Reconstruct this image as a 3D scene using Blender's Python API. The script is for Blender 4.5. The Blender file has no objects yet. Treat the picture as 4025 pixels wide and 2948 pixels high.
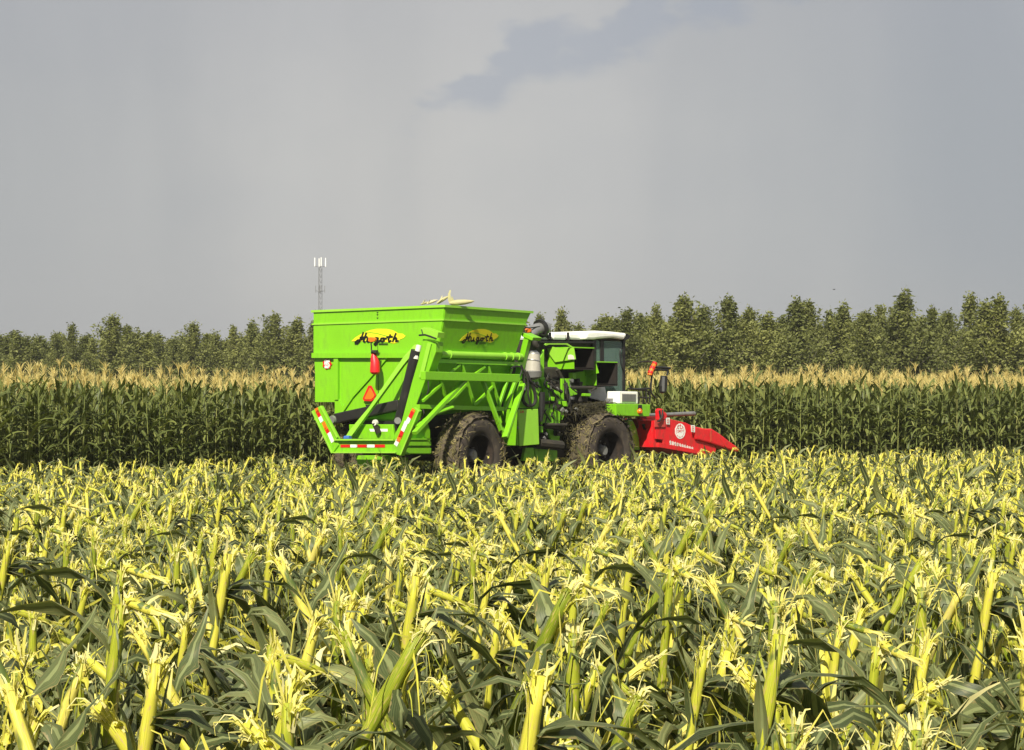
import bpy, math, random
import numpy as np
from mathutils import Vector, Matrix, noise
S = bpy.context.scene
COL = S.collection
R = math.radians
random.seed(7)

# ------------------------------------------------------------------ camera
FPX = 6869.0                        # focal length in pixels of the 4025 px wide photograph
CAMZ = 1.70
PITCH = math.atan((1575 - 1474) / FPX)
cd = bpy.data.cameras.new('camera'); cam = bpy.data.objects.new('camera', cd); COL.objects.link(cam)
cam.location = (0, 0, CAMZ); cam.rotation_euler = (math.pi / 2 + PITCH, 0, 0)
cd.sensor_width = 36; cd.lens = 36 * FPX / 4025; cd.clip_end = 5000; cd.clip_start = .1
S.camera = cam

# ------------------------------------------------------------------ world: storm-grey overcast over a Nishita sky
SUN_EL, SUN_AZ = R(42), R(194)      # azimuth clockwise from +Y (the view direction): behind the camera, on its left
W = bpy.data.worlds.new('World'); S.world = W; W.use_nodes = True
nt = W.node_tree; nt.nodes.clear(); N = nt.nodes.new; LK = nt.links.new
def wn(t, **k):
    n = N(t)
    for a, b in k.items(): setattr(n, a, b)
    return n
sky = wn('ShaderNodeTexSky'); sky.sky_type = 'NISHITA'; sky.sun_disc = False
sky.sun_elevation = SUN_EL; sky.sun_rotation = SUN_AZ; sky.dust_density = 3
tc = wn('ShaderNodeTexCoord'); sp = wn('ShaderNodeSeparateXYZ'); LK(tc.outputs['Generated'], sp.inputs[0])
def mth(op, a, b=None, c=None, clamp=False):
    n = wn('ShaderNodeMath', operation=op); n.use_clamp = clamp
    for i, v in enumerate((a, b, c)):
        if v is None: continue
        if isinstance(v, (int, float)): n.inputs[i].default_value = v
        else: LK(v, n.inputs[i])
    return n.outputs[0]
X_, Y_, Z_ = sp.outputs
az = mth('ARCTAN2', X_, Y_)
def smooth(v, a, b):
    n = wn('ShaderNodeMapRange', interpolation_type='SMOOTHSTEP'); LK(v, n.inputs[0])
    n.inputs[1].default_value = a; n.inputs[2].default_value = b; return n.outputs[0]
def mixc(f, a, b):
    n = wn('ShaderNodeMix', data_type='RGBA')
    if isinstance(f, (int, float)): n.inputs[0].default_value = f
    else: LK(f, n.inputs[0])
    for i, v in ((6, a), (7, b)):
        if isinstance(v, tuple): n.inputs[i].default_value = (*v, 1)
        else: LK(v, n.inputs[i])
    return n.outputs[2]
def noisef(scale, loc, sc, detail=4):
    mp = wn('ShaderNodeMapping'); LK(tc.outputs['Generated'], mp.inputs[0])
    mp.inputs['Scale'].default_value = sc; mp.inputs['Location'].default_value = loc
    n = wn('ShaderNodeTexNoise'); LK(mp.outputs[0], n.inputs[0]); n.inputs['Scale'].default_value = scale
    n.inputs['Detail'].default_value = detail; return n.outputs[0]
streak = noisef(3.2, (1, 0, 0), (4, 1, .7), 3)          # soft rain curtains
soft = noisef(5, (0, 3, 2), (1.3, 1, 2.2), 5)
azw = mth('ADD', az, mth('MULTIPLY', mth('SUBTRACT', streak, .5), .16))
c = mixc(smooth(azw, -.30, -.02), (.44, .445, .448), (.57, .56, .54))
c = mixc(smooth(azw, -.04, .36), c, (.355, .378, .408))
c = mixc(mth('MULTIPLY', smooth(Z_, .09, -.01), .55), c, (.42, .423, .423))          # duller toward the horizon
c = mixc(mth('MULTIPLY', smooth(Z_, .13, .26), .35), c, (.40, .41, .455))
c = mixc(mth('MULTIPLY', smooth(soft, .40, .66), .16), c, (.36, .375, .41))
st2 = noisef(15, (4, 1, 0), (1, 1, .09), 5)
c = mixc(mth('MULTIPLY', mth('MULTIPLY', smooth(st2, .46, .70), smooth(Z_, .02, .12)), .16), c, (.60, .60, .585))
c = mixc(mth('MULTIPLY', mth('MULTIPLY', smooth(st2, .54, .34), smooth(Z_, .02, .12)), .15), c, (.37, .385, .40))
# the blue-grey cloud shreds above the machine: a diagonal band, broken up by noise
bl = noisef(26, (2.6, 0, 5.4), (1, 1, 1.9), 8)
wob = noisef(7, (9, 4, 1), (1, 1, 1), 4)
azb = mth('ADD', az, mth('MULTIPLY', mth('SUBTRACT', wob, .5), .03)); zb = mth('ADD', Z_, mth('MULTIPLY', mth('SUBTRACT', bl, .5), .020))
def puff(ca, cz, ra, rz, slope):
    u_ = mth('DIVIDE', mth('SUBTRACT', azb, ca), ra); v_ = mth('DIVIDE', mth('SUBTRACT', mth('SUBTRACT', zb, cz), mth('MULTIPLY', mth('SUBTRACT', azb, ca), slope)), rz)
    return mth('SQRT', mth('ADD', mth('POWER', u_, 2.0), mth('POWER', v_, 2.0)))
rr = mth('MINIMUM', mth('MINIMUM', puff(-.002, .184, .042, .013, .42), puff(.030, .190, .052, .009, .12)), puff(.078, .212, .060, .015, .22))
m1 = smooth(mth('ADD', rr, mth('MULTIPLY', mth('SUBTRACT', bl, .5), 4.2)), 1.45, .45)
c = mixc(mth('MULTIPLY', m1, .50), c, (.335, .375, .455))
up = smooth(Z_, .3, .9)
c = mixc(mth('MULTIPLY', up, .6), c, (.46, .48, .52))                                   # thinner cloud overhead
mixs = wn('ShaderNodeMix', data_type='RGBA'); mixs.inputs[0].default_value = .93
sc_ = wn('ShaderNodeVectorMath', operation='SCALE'); LK(sky.outputs[0], sc_.inputs[0]); sc_.inputs[3].default_value = .10
LK(sc_.outputs[0], mixs.inputs[6]); LK(c, mixs.inputs[7])
bg = wn('ShaderNodeBackground'); LK(mixs.outputs[2], bg.inputs[0]); bg.inputs[1].default_value = .69
LK(bg.outputs[0], wn('ShaderNodeOutputWorld').inputs[0])

sl = bpy.data.lights.new('sun', 'SUN'); sun = bpy.data.objects.new('sun', sl); COL.objects.link(sun)
sl.energy = 5.0; sl.angle = R(1.2); sl.color = (1, .94, .80)
dsun = Vector((math.sin(SUN_AZ) * math.cos(SUN_EL), math.cos(SUN_AZ) * math.cos(SUN_EL), math.sin(SUN_EL)))
sun.rotation_euler = (-dsun).to_track_quat('-Z', 'Y').to_euler()
S.view_settings.view_transform = 'Standard'; S.view_settings.look = 'None'
S.view_settings.exposure = .55; S.view_settings.gamma = 1; S.view_settings.use_curve_mapping = False

# ------------------------------------------------------------------ helpers
def tag(o, label=None, cat=None, group=None, kind=None):
    if label: o['label'] = label
    if cat: o['category'] = cat
    if group: o['group'] = group
    if kind: o['kind'] = kind
    return o
def empty(name, loc):
    o = bpy.data.objects.new(name, None); COL.objects.link(o); o.location = loc; o.empty_display_size = .2
    return o
def link(name, me, parent=None):
    o = bpy.data.objects.new(name, me); COL.objects.link(o)
    if parent: o.parent = parent
    return o
def material(name, rough=.6, metal=0, spec=.5):
    m = bpy.data.materials.new(name); m.use_nodes = True
    b = m.node_tree.nodes['Principled BSDF']; b.inputs['Roughness'].default_value = rough
    b.inputs['Metallic'].default_value = metal; b.inputs['Specular IOR Level'].default_value = spec
    return m, m.node_tree, b
def ramp(nt, src, stops):
    r = nt.nodes.new('ShaderNodeValToRGB'); nt.links.new(src, r.inputs[0]); e = r.color_ramp.elements
    while len(e) < len(stops): e.new(.5)
    for k, (p, c) in enumerate(stops): e[k].position = p; e[k].color = (*c, 1)
    return r.outputs[0]
def tnoise(nt, vec, scale, detail=4, vscale=(1, 1, 1)):
    mp = nt.nodes.new('ShaderNodeMapping'); nt.links.new(vec, mp.inputs[0]); mp.inputs['Scale'].default_value = vscale
    n = nt.nodes.new('ShaderNodeTexNoise'); nt.links.new(mp.outputs[0], n.inputs[0])
    n.inputs['Scale'].default_value = scale; n.inputs['Detail'].default_value = detail
    return n.outputs[0]
def nmix(nt, f, a, b, mode='MIX'):
    n = nt.nodes.new('ShaderNodeMix'); n.data_type = 'RGBA'; n.blend_type = mode
    if isinstance(f, (int, float)): n.inputs[0].default_value = f
    else: nt.links.new(f, n.inputs[0])
    for i, v in ((6, a), (7, b)):
        if isinstance(v, tuple): n.inputs[i].default_value = (*v, 1)
        else: nt.links.new(v, n.inputs[i])
    return n.outputs[2]
def nmath(nt, op, a, b=0., clamp=False):
    n = nt.nodes.new('ShaderNodeMath'); n.operation = op; n.use_clamp = clamp
    for i, v in enumerate((a, b)):
        if isinstance(v, (int, float)): n.inputs[i].default_value = v
        else: nt.links.new(v, n.inputs[i])
    return n.outputs[0]
def paint(name, col, dirt=(.16, .12, .07), amount=.35, rough=.42, metal=0):
    k_ = 1 if 'white' in name else .84; col = tuple(x * k_ for x in col); dirt = tuple(x * .8 for x in dirt)
    m, t, b = material(name, rough, metal)
    g = t.nodes.new('ShaderNodeTexCoord').outputs['Object']
    n1 = tnoise(t, g, 2.3, 6); n2 = tnoise(t, g, 14, 5, (1, 1, .35))
    s = nmath(t, 'MULTIPLY', n1, n2)
    f = nmath(t, 'MULTIPLY', nmath(t, 'SUBTRACT', s, .25, True), 3.2 * amount, True)
    sz = t.nodes.new('ShaderNodeSeparateXYZ'); t.links.new(g, sz.inputs[0])
    n3 = tnoise(t, g, 9, 8, (1, 1, .6))                       # mud and juice thrown up from the wheels
    spl = nmath(t, 'MULTIPLY', nmath(t, 'SUBTRACT', n3, .50, True), 7.0, True); low = nmath(t, 'MULTIPLY', nmath(t, 'SUBTRACT', 1.9, sz.outputs[2]), .55, True)
    f = nmath(t, 'MAXIMUM', f, nmath(t, 'MULTIPLY', nmath(t, 'MULTIPLY', spl, low), min(1, 1.6 * amount), True))
    tint = nmix(t, n1, tuple(x * .86 for x in col), tuple(min(1, x * 1.12) for x in col))
    t.links.new(nmix(t, f, tint, dirt), b.inputs['Base Color'])
    t.links.new(nmath(t, 'ADD', nmath(t, 'MULTIPLY', f, .4), rough), b.inputs['Roughness'])
    bp = t.nodes.new('ShaderNodeBump'); bp.inputs['Strength'].default_value = .12; bp.inputs['Distance'].default_value = .03
    t.links.new(tnoise(t, g, 1.6, 2), bp.inputs['Height']); t.links.new(bp.outputs[0], b.inputs['Normal'])
    return m
def plant_mat(name, stops, midrib=None, rough=.5, trans=.25, streak=True, patch=None, edge=None, patch2=None, k=.80):
    # colour from the per-vertex attribute tex = (across, along, random)
    stops = [(p, tuple(x * k for x in c_)) for p, c_ in stops]; midrib, patch, edge, patch2 = [tuple(x * k for x in q) if q else None for q in (midrib, patch, edge, patch2)]
    m, t, b = material(name, rough, 0, .22)
    at = t.nodes.new('ShaderNodeAttribute'); at.attribute_name = 'tex'
    s = t.nodes.new('ShaderNodeSeparateXYZ'); t.links.new(at.outputs['Vector'], s.inputs[0])
    oi = t.nodes.new('ShaderNodeObjectInfo')
    rnd = nmath(t, 'FRACT', nmath(t, 'ADD', s.outputs[2], nmath(t, 'MULTIPLY', oi.outputs['Random'], .37)))
    n = tnoise(t, at.outputs['Vector'], 3, 4, (8, 1.3, 40)) if streak else tnoise(t, at.outputs['Vector'], 6)
    v = nmath(t, 'ADD', nmath(t, 'MULTIPLY', rnd, .75), nmath(t, 'MULTIPLY', nmath(t, 'SUBTRACT', n, .45), 1.1), True)
    c = ramp(t, v, stops)
    if midrib:
        a = nmath(t, 'ABSOLUTE', s.outputs[0]); f = nmath(t, 'MULTIPLY', nmath(t, 'LESS_THAN', a, .20), .8)
        c = nmix(t, f, c, midrib)
        # fine parallel veins
        vn = nmath(t, 'SINE', nmath(t, 'MULTIPLY', s.outputs[0], 38.0))
        c = nmix(t, nmath(t, 'MULTIPLY', nmath(t, 'ADD', vn, 1.0), .10), c, midrib)
    if edge:
        en = tnoise(t, at.outputs['Vector'], 1.6, 3, (.6, 9, 55))
        ef = nmath(t, 'MULTIPLY', nmath(t, 'GREATER_THAN', nmath(t, 'ADD', nmath(t, 'ABSOLUTE', s.outputs[0]), nmath(t, 'MULTIPLY', en, .9)), 1.40), .8)
        c = nmix(t, ef, c, edge)
    if patch2:
        p2 = tnoise(t, at.outputs['Vector'], 1.5, 2, (.3, 2.0, 30))
        c = nmix(t, nmath(t, 'MULTIPLY', nmath(t, 'SUBTRACT', p2, .59, True), 14.0, True), c, patch2)
    if patch:
        pn = tnoise(t, at.outputs['Vector'], 2.2, 3, (2, 7, 60))
        c = nmix(t, nmath(t, 'MULTIPLY', nmath(t, 'SUBTRACT', pn, .56, True), 6.0, True), c, patch)
    t.links.new(c, b.inputs['Base Color'])
    if trans:
        tr = t.nodes.new('ShaderNodeBsdfTranslucent'); t.links.new(nmix(t, 1.0, c, (1.25, 1.3, .6), 'MULTIPLY'), tr.inputs[0])
        mx = t.nodes.new('ShaderNodeMixShader'); mx.inputs[0].default_value = trans
        t.links.new(b.outputs[0], mx.inputs[1]); t.links.new(tr.outputs[0], mx.inputs[2])
        t.links.new(mx.outputs[0], t.nodes['Material Output'].inputs[0])
    return m

# materials of the vegetation
M_LEAF = plant_mat('maize_leaf', [(0, (.032, .048, .015)), (.35, (.080, .106, .036)), (.7, (.165, .19, .075)), (1, (.40, .39, .15))], (.32, .36, .15), .46, .24, patch=(.20, .19, .075), edge=(.34, .27, .11))
M_CLEAF = plant_mat('standing_maize_leaf', [(0, (.038, .056, .011)), (.4, (.085, .114, .023)), (.75, (.19, .222, .050)), (1, (.48, .44, .11))], (.26, .30, .10), .46, .25, edge=(.30, .24, .08))
M_STEM = plant_mat('maize_stem', [(0, (.17, .24, .018)), (.3, (.46, .50, .035)), (.65, (.80, .72, .085)), (.88, (.84, .74, .24)), (1, (.62, .38, .16))], None, .5, .08, patch=(.62, .44, .18), patch2=(.13, .18, .045))
M_FIB = plant_mat('torn_fibre', [(0, (.34, .36, .03)), (.22, (.72, .66, .08)), (.5, (.92, .84, .22)), (.82, (1., .93, .52)), (1, (.70, .48, .22))], None, .65, .25)
M_CSTEM = plant_mat('standing_maize_stem', [(0, (.16, .20, .05)), (.6, (.30, .33, .09)), (1, (.42, .38, .14))], None, .5, 0)
M_TAS = plant_mat('maize_tassel', [(0, (.50, .40, .13)), (.5, (.84, .68, .25)), (1, (.93, .84, .42))], None, .7, .2)
M_HUSK = plant_mat('ear_husk', [(0, (.12, .17, .035)), (.45, (.30, .32, .09)), (.8, (.66, .62, .28)), (1, (.82, .76, .44))], None, .6, .15)
M_TLEAF = plant_mat('tree_foliage', [(0, (.085, .10, .03)), (.40, (.165, .18, .054)), (.75, (.28, .29, .09)), (1, (.40, .40, .15))], None, .6, .35, False, k=1)
M_TDARK = plant_mat('woodland_foliage', [(0, (.035, .055, .030)), (1, (.07, .095, .045))], None, .7, .2, False)
mB, tB, bB = material('bark', .9); tB.links.new(ramp(tB, tnoise(tB, tB.nodes.new('ShaderNodeTexCoord').outputs['Object'], 5, 5), [(.3, (.09, .08, .06)), (.7, (.20, .18, .14))]), bB.inputs[0]); M_BARK = mB

# ------------------------------------------------------------------ plant geometry: quads with a tex attribute
class Veg:
    def __init__(s): s.V = []; s.T = []; s.F = []; s.M = []
    def grid(s, rows, n, mat, closed=False):
        """rows: list of lists of (point, across, along, rnd)"""
        o = len(s.V)
        for r in rows:
            for p, a, b, c in r: s.V.append(tuple(p)); s.T.append((a, b, c))
        for i in range(len(rows) - 1):
            for j in range(n if closed else n - 1):
                k = (j + 1) % n
                s.F.append((o + i * n + j, o + i * n + k, o + (i + 1) * n + k, o + (i + 1) * n + j)); s.M.append(mat)
    def tube(s, pts, rad, mat, sides=6, rnd=0.):
        rows = []
        prev = None
        for i, p in enumerate(pts):
            p = Vector(p); t = Vector(pts[min(i + 1, len(pts) - 1)]) - Vector(pts[max(i - 1, 0)])
            t.normalize()
            a = t.cross(Vector((.3, 1, .1))) if prev is None else prev - t * prev.dot(t)
            a.normalize(); prev = a; b = t.cross(a)
            r = rad[i] if hasattr(rad, '__len__') else rad
            rows.append([(p + (a * math.cos(q) + b * math.sin(q)) * r, q * .8 + .5, i / max(1, len(pts) - 1) * 2, rnd)
                         for q in [2 * math.pi * j / sides for j in range(sides)]])
        s.grid(rows, sides, mat, True)
        c = len(s.V) - sides                                     # flat cap
        if sides == 4: s.F.append((c, c + 1, c + 2, c + 3)); s.M.append(mat)
        if sides == 6: s.F += [(c, c + 1, c + 2, c + 3), (c, c + 3, c + 4, c + 5)]; s.M += [mat] * 2
    def blade(s, base, azm, L, Wd, el0, droop, mat, segs=6, twist=0., fold=.25, wav=0., rnd=None, rg=random, tip=1., curl=0., ex=1.35):
        """a leaf: starts at elevation el0 and bends down by droop along its length"""
        rnd = rg.random() if rnd is None else rnd
        p = Vector(base); rows = []; ph = rg.random() * 6.28
        for i in range(segs + 1):
            f = i / segs; el = el0 - droop * f ** ex; a = azm + curl * f
            t = Vector((math.cos(a) * math.cos(el), math.sin(a) * math.cos(el), math.sin(el)))
            side = Vector((-math.sin(a), math.cos(a), 0)); up = t.cross(side) * -1
            tw = twist * f; sd = side * math.cos(tw) + up * math.sin(tw); nn = sd.cross(t)
            w = Wd * .5 * min(1, .55 + 1.6 * f) * (1 - f ** 2.2 * tip) * (rg.uniform(.62, 1.12) if wav > .5 else 1) + .0012
            wv = math.sin(f * 11 + ph) * wav * w
            rows.append([(p - sd * w + nn * (fold * w + wv), -1, f * L * 2, rnd), (p, 0, f * L * 2, rnd), (p + sd * w + nn * (fold * w - wv), 1, f * L * 2, rnd)])
            p = p + t * (L / segs) + (Vector((rg.gauss(0, 1), rg.gauss(0, 1), rg.gauss(0, 1))) * (L / segs * .16) if wav > .5 else Vector())
        s.grid(rows, 3, mat)
    def strip(s, pts, w, mat, rnd=0., nrm=None):
        rows = []
        for i, p in enumerate(pts):
            p = Vector(p); t = (Vector(pts[min(i + 1, len(pts) - 1)]) - Vector(pts[max(i - 1, 0)])).normalized()
            sd = t.cross(nrm or Vector((.35, .9, .2))); sd = sd.normalized() if sd.length > 1e-4 else Vector((1, 0, 0))
            ww = w * (1 - .75 * i / (len(pts) - 1)) * .5
            rows.append([(p - sd * ww, -.6, i * .2, rnd), (p + sd * ww, .6, i * .2, rnd)])
        s.grid(rows, 2, mat)
    def arr(s): return (np.array(s.V, np.float32).reshape(-1, 3), np.array(s.T, np.float32).reshape(-1, 3), np.array(s.F, np.int32).reshape(-1, 4), np.array(s.M, np.int32))
def veg_mesh(name, A, mats, smooth=True):
    V, T, F, Mi = A
    me = bpy.data.meshes.new(name)
    me.vertices.add(len(V)); me.vertices.foreach_set('co', V.ravel())
    me.loops.add(F.size); me.loops.foreach_set('vertex_index', F.ravel())
    me.polygons.add(len(F)); me.polygons.foreach_set('loop_start', np.arange(0, F.size, 4, dtype=np.int32))
    me.polygons.foreach_set('material_index', Mi)
    at = me.attributes.new('tex', 'FLOAT_VECTOR', 'POINT'); at.data.foreach_set('vector', T.ravel())
    for m in mats: me.materials.append(m)
    me.update(calc_edges=True)
    me.polygons.foreach_set('use_smooth', np.full(len(F), smooth)); me.update()
    return me
def scatter(name, protos, places, mats):
    """one mesh from many copies: places = (proto index, x, y, z, yaw, scale, leanx, leany)"""
    Vs, Ts, Fs, Ms = [], [], [], []; off = 0
    for i, x, y, z, yaw, sc in places:
        V, T, F, Mi = protos[i]
        c, s_ = math.cos(yaw) * sc, math.sin(yaw) * sc
        P = np.empty_like(V); P[:, 0] = V[:, 0] * c - V[:, 1] * s_ + x; P[:, 1] = V[:, 0] * s_ + V[:, 1] * c + y; P[:, 2] = V[:, 2] * sc + z
        T2 = T.copy(); T2[:, 2] = (T2[:, 2] + random.random() * .37) % 1
        Vs.append(P); Ts.append(T2); Fs.append(F + off); Ms.append(Mi); off += len(V)
    return veg_mesh(name, (np.concatenate(Vs), np.concatenate(Ts), np.concatenate(Fs), np.concatenate(Ms)), mats)
def merge(*AA):
    Vs, Ts, Fs, Ms = [], [], [], []; off = 0
    for k, (V, T, F, Mi) in enumerate(AA):
        if not len(V): continue
        Vs.append(V); Ts.append(T); Fs.append(F + off); Ms.append(Mi); off += len(V)
    return (np.concatenate(Vs), np.concatenate(Ts), np.concatenate(Fs), np.concatenate(Ms))

# ------------------------------------------------------------------ ground
def ground_z(x, y):
    t = min(1, max(0, (y - 5) / 22)); t = t * t * (3 - 2 * t)
    return -.22 * t
xs = sorted(set([-900, -400, -200, -100, -60, -40] + list(range(-28, 29, 1)) + [40, 60, 100, 200, 400, 900]))
ys = sorted(set([-60, -20] + [v * .8 for v in range(-5, 70)] + [65, 80, 120, 200, 400, 800, 1500, 3000]))
gv = []
for y in ys:
    for x in xs:
        n = noise.noise(Vector((x * .8, y * .8, 0))) * .03 if abs(x) < 30 and y < 60 else 0
        gv.append((x * (1 if y < 500 else 3), y, ground_z(x, y) + n))
nx = len(xs)
gf = [(j * nx + i, j * nx + i + 1, (j + 1) * nx + i + 1, (j + 1) * nx + i) for j in range(len(ys) - 1) for i in range(nx - 1)]
me = bpy.data.meshes.new('ground'); me.from_pydata(gv, [], gf)
mG, tG, bG = material('soil', .95)
gc = tG.nodes.new('ShaderNodeTexCoord').outputs['Object']
tG.links.new(ramp(tG, tnoise(tG, gc, 6, 8), [(.3, (.035, .026, .017)), (.5, (.075, .058, .036)), (.7, (.13, .115, .055))]), bG.inputs[0])
bp = tG.nodes.new('ShaderNodeBump'); bp.inputs['Distance'].default_value = .05; tG.links.new(tnoise(tG, gc, 18, 6), bp.inputs['Height']); tG.links.new(bp.outputs[0], bG.inputs['Normal'])
me.materials.append(mG); me.shade_smooth(); tag(link('ground', me), kind='structure')

def inview(x, y, m=.6, lo=.293):
    return abs(x) < y * lo + m
# edge of the uncut maize (plan view), from left to right; the machine works into it
EDGE = [(-30, 21.0), (-9.3, 31.6), (-4.7, 38.3), (2.4, 44.4), (5.7, 41.6), (12, 44.2), (40, 55)]
def edge_y(x):
    for (x0, y0), (x1, y1) in zip(EDGE, EDGE[1:]):
        if x <= x1: return y0 + (y1 - y0) * (x - x0) / (x1 - x0)
    return EDGE[-1][1]

# ------------------------------------------------------------------ cut stubs
HD = Vector((.66, .75))            # direction of the rows
def stub(kind, seed, hi=True):
    """kind: upright, leaning, left, folded, split. returns three Veg: stem, torn_top, leaves"""
    rg = random.Random(seed); st, tp, lv = Veg(), Veg(), Veg()
    H = rg.uniform(.66, .92); r0 = rg.uniform(.0165, .0225)
    lean = {'upright': rg.uniform(-.08, .20), 'leaning': rg.uniform(.28, .95), 'folded': rg.uniform(-.1, .40), 'split': rg.uniform(-.05, .35), 'left': rg.uniform(-.70, -.2)}[kind]
    H *= 1 + .35 * abs(lean)
    la = rg.uniform(-.6, .6)
    ax = Vector((math.sin(lean) * math.cos(la), math.sin(lean) * math.sin(la), math.cos(lean)))
    bow = rg.uniform(-.05, .05); rn = rg.random()
    n = 12 if hi else 3; sd = 6 if hi else 4
    pts, rad = [], []
    for i in range(n + 1):
        f = i / n; pts.append(ax * (H * f) + Vector((bow * math.sin(f * 3.1), 0, 0)))
        rad.append(r0 * (1 - .20 * f) * (1.22 if i % 3 == 1 and hi else 1) * (1 if hi else 1.1))
    st.tube(pts, rad, 0, sd, rn)
    top = pts[-1]; rt = rad[-1]; ba = rg.uniform(-1.2, 1.2) if rg.random() < .7 else rg.uniform(0, 6.28); bias = Vector((math.cos(ba), math.sin(ba), 0))
    if kind == 'folded':           # the upper piece has snapped and hangs over
        L = rg.uniform(.05, .17); dn = rg.uniform(.2, .9); k1 = top + ax * .012 + bias * rt * .6
        d = (bias + Vector((0, 0, -dn)) + Vector((0, rg.uniform(-.5, .5), 0))).normalized(); e1 = k1 + d * L
        st.tube([k1, k1 + d * L * .15, e1 - d * L * .3, e1], [rt * .35, rt * .95, rt * .9, rt * .55], 0, sd, rg.random())
        for k in range(4 if hi else 1):     # half-torn skin bridging the break
            p = top + Vector((rg.uniform(-1, 1), rg.uniform(-1, 1), 0)) * rt - ax * rg.uniform(.02, .08)
            tp.strip([p, top + ax * rg.uniform(.01, .04) + Vector((0, 0, .004)), k1 + d * L * rg.uniform(.3, .7) + Vector((0, 0, -rg.uniform(.0, .05)))], rg.uniform(.010, .022), 0, rg.random())
        tops = [(top, ax, .7), (e1, d, .55)]
    else: tops = [(top, ax, 1.)]
    if kind == 'split':            # long pale splinters
        for k in range(7 if hi else 3):
            a = rg.uniform(0, 6.28); L = rg.uniform(.05, .20); d = (ax + Vector((math.cos(a), math.sin(a), 0)) * rg.uniform(.05, .35)).normalized()
            b = top - ax * rg.uniform(0, .12)
            tp.strip([b, b + d * L * .5, b + d * L + Vector((0, 0, -.02))], rg.uniform(.008, .020), 0, rg.random())
    for P, D, am in tops:          # crushed, shredded end of the stalk: splinters round the rim and a few fine curls
        for k in range(int((26 if hi else 9) * am)):
            a = rg.uniform(0, 6.28); o = Vector((math.cos(a), math.sin(a), 0)); L = rg.uniform(.022, .072)
            b = P + o * rt * .95 - D * rg.uniform(0, .075); d = (D + o * rg.uniform(-.05, .24) + bias * rg.uniform(-.1, .3)).normalized()
            q = [b, b + d * L * .5, b + d * L * .85 + o * L * rg.uniform(-.05, .25) + Vector((0, 0, -L * rg.uniform(-.1, .2))), b + d * L + o * L * rg.uniform(-.1, .5) + Vector((0, 0, -L * rg.uniform(-.1, .45)))]
            if not hi: q = [q[0], q[1], q[3]]
            tp.strip(q, rg.uniform(.006, .015) * (1 if hi else 1.7), 0, rg.uniform(.35, .95), Vector((o.x * .6 + rg.uniform(-.4, .4), o.y * .6 + .6, rg.uniform(-.3, .3))))
        m = int((8 if hi else 3) * am)
        for k in range(m):
            a = rg.uniform(0, 6.28); o = Vector((math.cos(a), math.sin(a), 0)); L = rg.uniform(.03, .09)
            d = (D * rg.uniform(.3, 1.2) + o * rg.uniform(.2, .8) + bias * rg.uniform(0, .8)).normalized()
            b = P + o * rt * .8 - D * rg.uniform(0, .05); dr = rg.uniform(-.3, 1.3)
            q = [b, b + d * L * .4, b + d * L * .75 + Vector((rg.gauss(0, .008), 0, -dr * L * .22)), b + d * L * .95 + Vector((rg.gauss(0, .012), 0, -dr * L * .75))]
            if not hi: q = [q[0], q[1], q[3]]
            tp.strip(q, rg.uniform(.003, .006) * (1 if hi else 2.5), 0, rg.random(), Vector((rg.uniform(-1, 1), 1, rg.uniform(-.5, .5))))
        for k in range(1):   # bits of sheath round the break
            a = ba + rg.uniform(-1.2, 1.2); tp.blade(P - D * rg.uniform(.02, .09), a, rg.uniform(.04, .11), rg.uniform(.010, .022), rg.uniform(.6, 1.5), rg.uniform(1.5, 3.3), 0, 4 if hi else 2, rg.uniform(-2, 2), .6, .3, rg=rg)
    # split sheaths hugging the stem
    for k in range(3 if hi else 0):
        f = rg.uniform(.25, .85); b = ax * (H * f); a = rg.uniform(0, 6.28)
        lv.blade(b + Vector((math.cos(a), math.sin(a), 0)) * r0 * .8, a, rg.uniform(.10, .26), rg.uniform(.02, .045), 1.45, rg.uniform(.1, 2.8), rg.choice((0, 0, 1)), 5, rg.uniform(-.6, .6), .8, .1, rg=rg)
    for k in range(18 if hi else 2):
        f = rg.uniform(.3, 1.0); b = ax * (H * f) + Vector((rg.gauss(0, .015), rg.gauss(0, .015), 0)); a = rg.uniform(0, 6.28); L = rg.uniform(.05, .26); o = Vector((math.cos(a), math.sin(a), 0))
        r_ = rg.uniform(.2, 1.); u_ = rg.uniform(-.2, .5)
        q = [b, b + o * L * .35 * r_ + Vector((0, 0, u_ * L)), b + o * L * .6 * r_ + Vector((0, 0, (u_ - .35) * L)), b + o * L * .75 * r_ + Vector((0, 0, (u_ - .95) * L))]
        lv.strip(q, rg.uniform(.003, .012), rg.choice((0, 0, 1, 2)), rg.random(), Vector((rg.uniform(-1, 1), 1, rg.uniform(-.5, .5))))
    # leaves: most hang steeply, a few arch out
    for k in range(rg.randint(14, 18) if hi else 8):
        f = rg.uniform(.10, .80) if hi else rg.uniform(.15, .80); a = rg.uniform(0, 6.28); b = ax * (H * f) + Vector((math.cos(a), math.sin(a), 0)) * r0 * .7
        if k < 2 and hi: f = rg.uniform(.66, .92); b = ax * (H * f)
        t_ = rg.random()
        ex = 1.2
        if t_ < .70: el, end, L, ex = rg.uniform(-.9, 1.3), rg.uniform(-1.75, -1.25), rg.uniform(.22, .58), rg.uniform(.25, .6)
        elif t_ < .84: el, end, L, ex = rg.uniform(1.0, 1.45), rg.uniform(-1.6, -.9), rg.uniform(.25, .50), .9
        else: el, end, L = rg.uniform(.9, 1.45), rg.uniform(.1, 1.1), rg.uniform(.14, .34)
        wd_ = rg.uniform(.018, .052) if rg.random() < .60 else rg.uniform(.056, .088); L *= 1.25 if wd_ > .055 else 1
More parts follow.
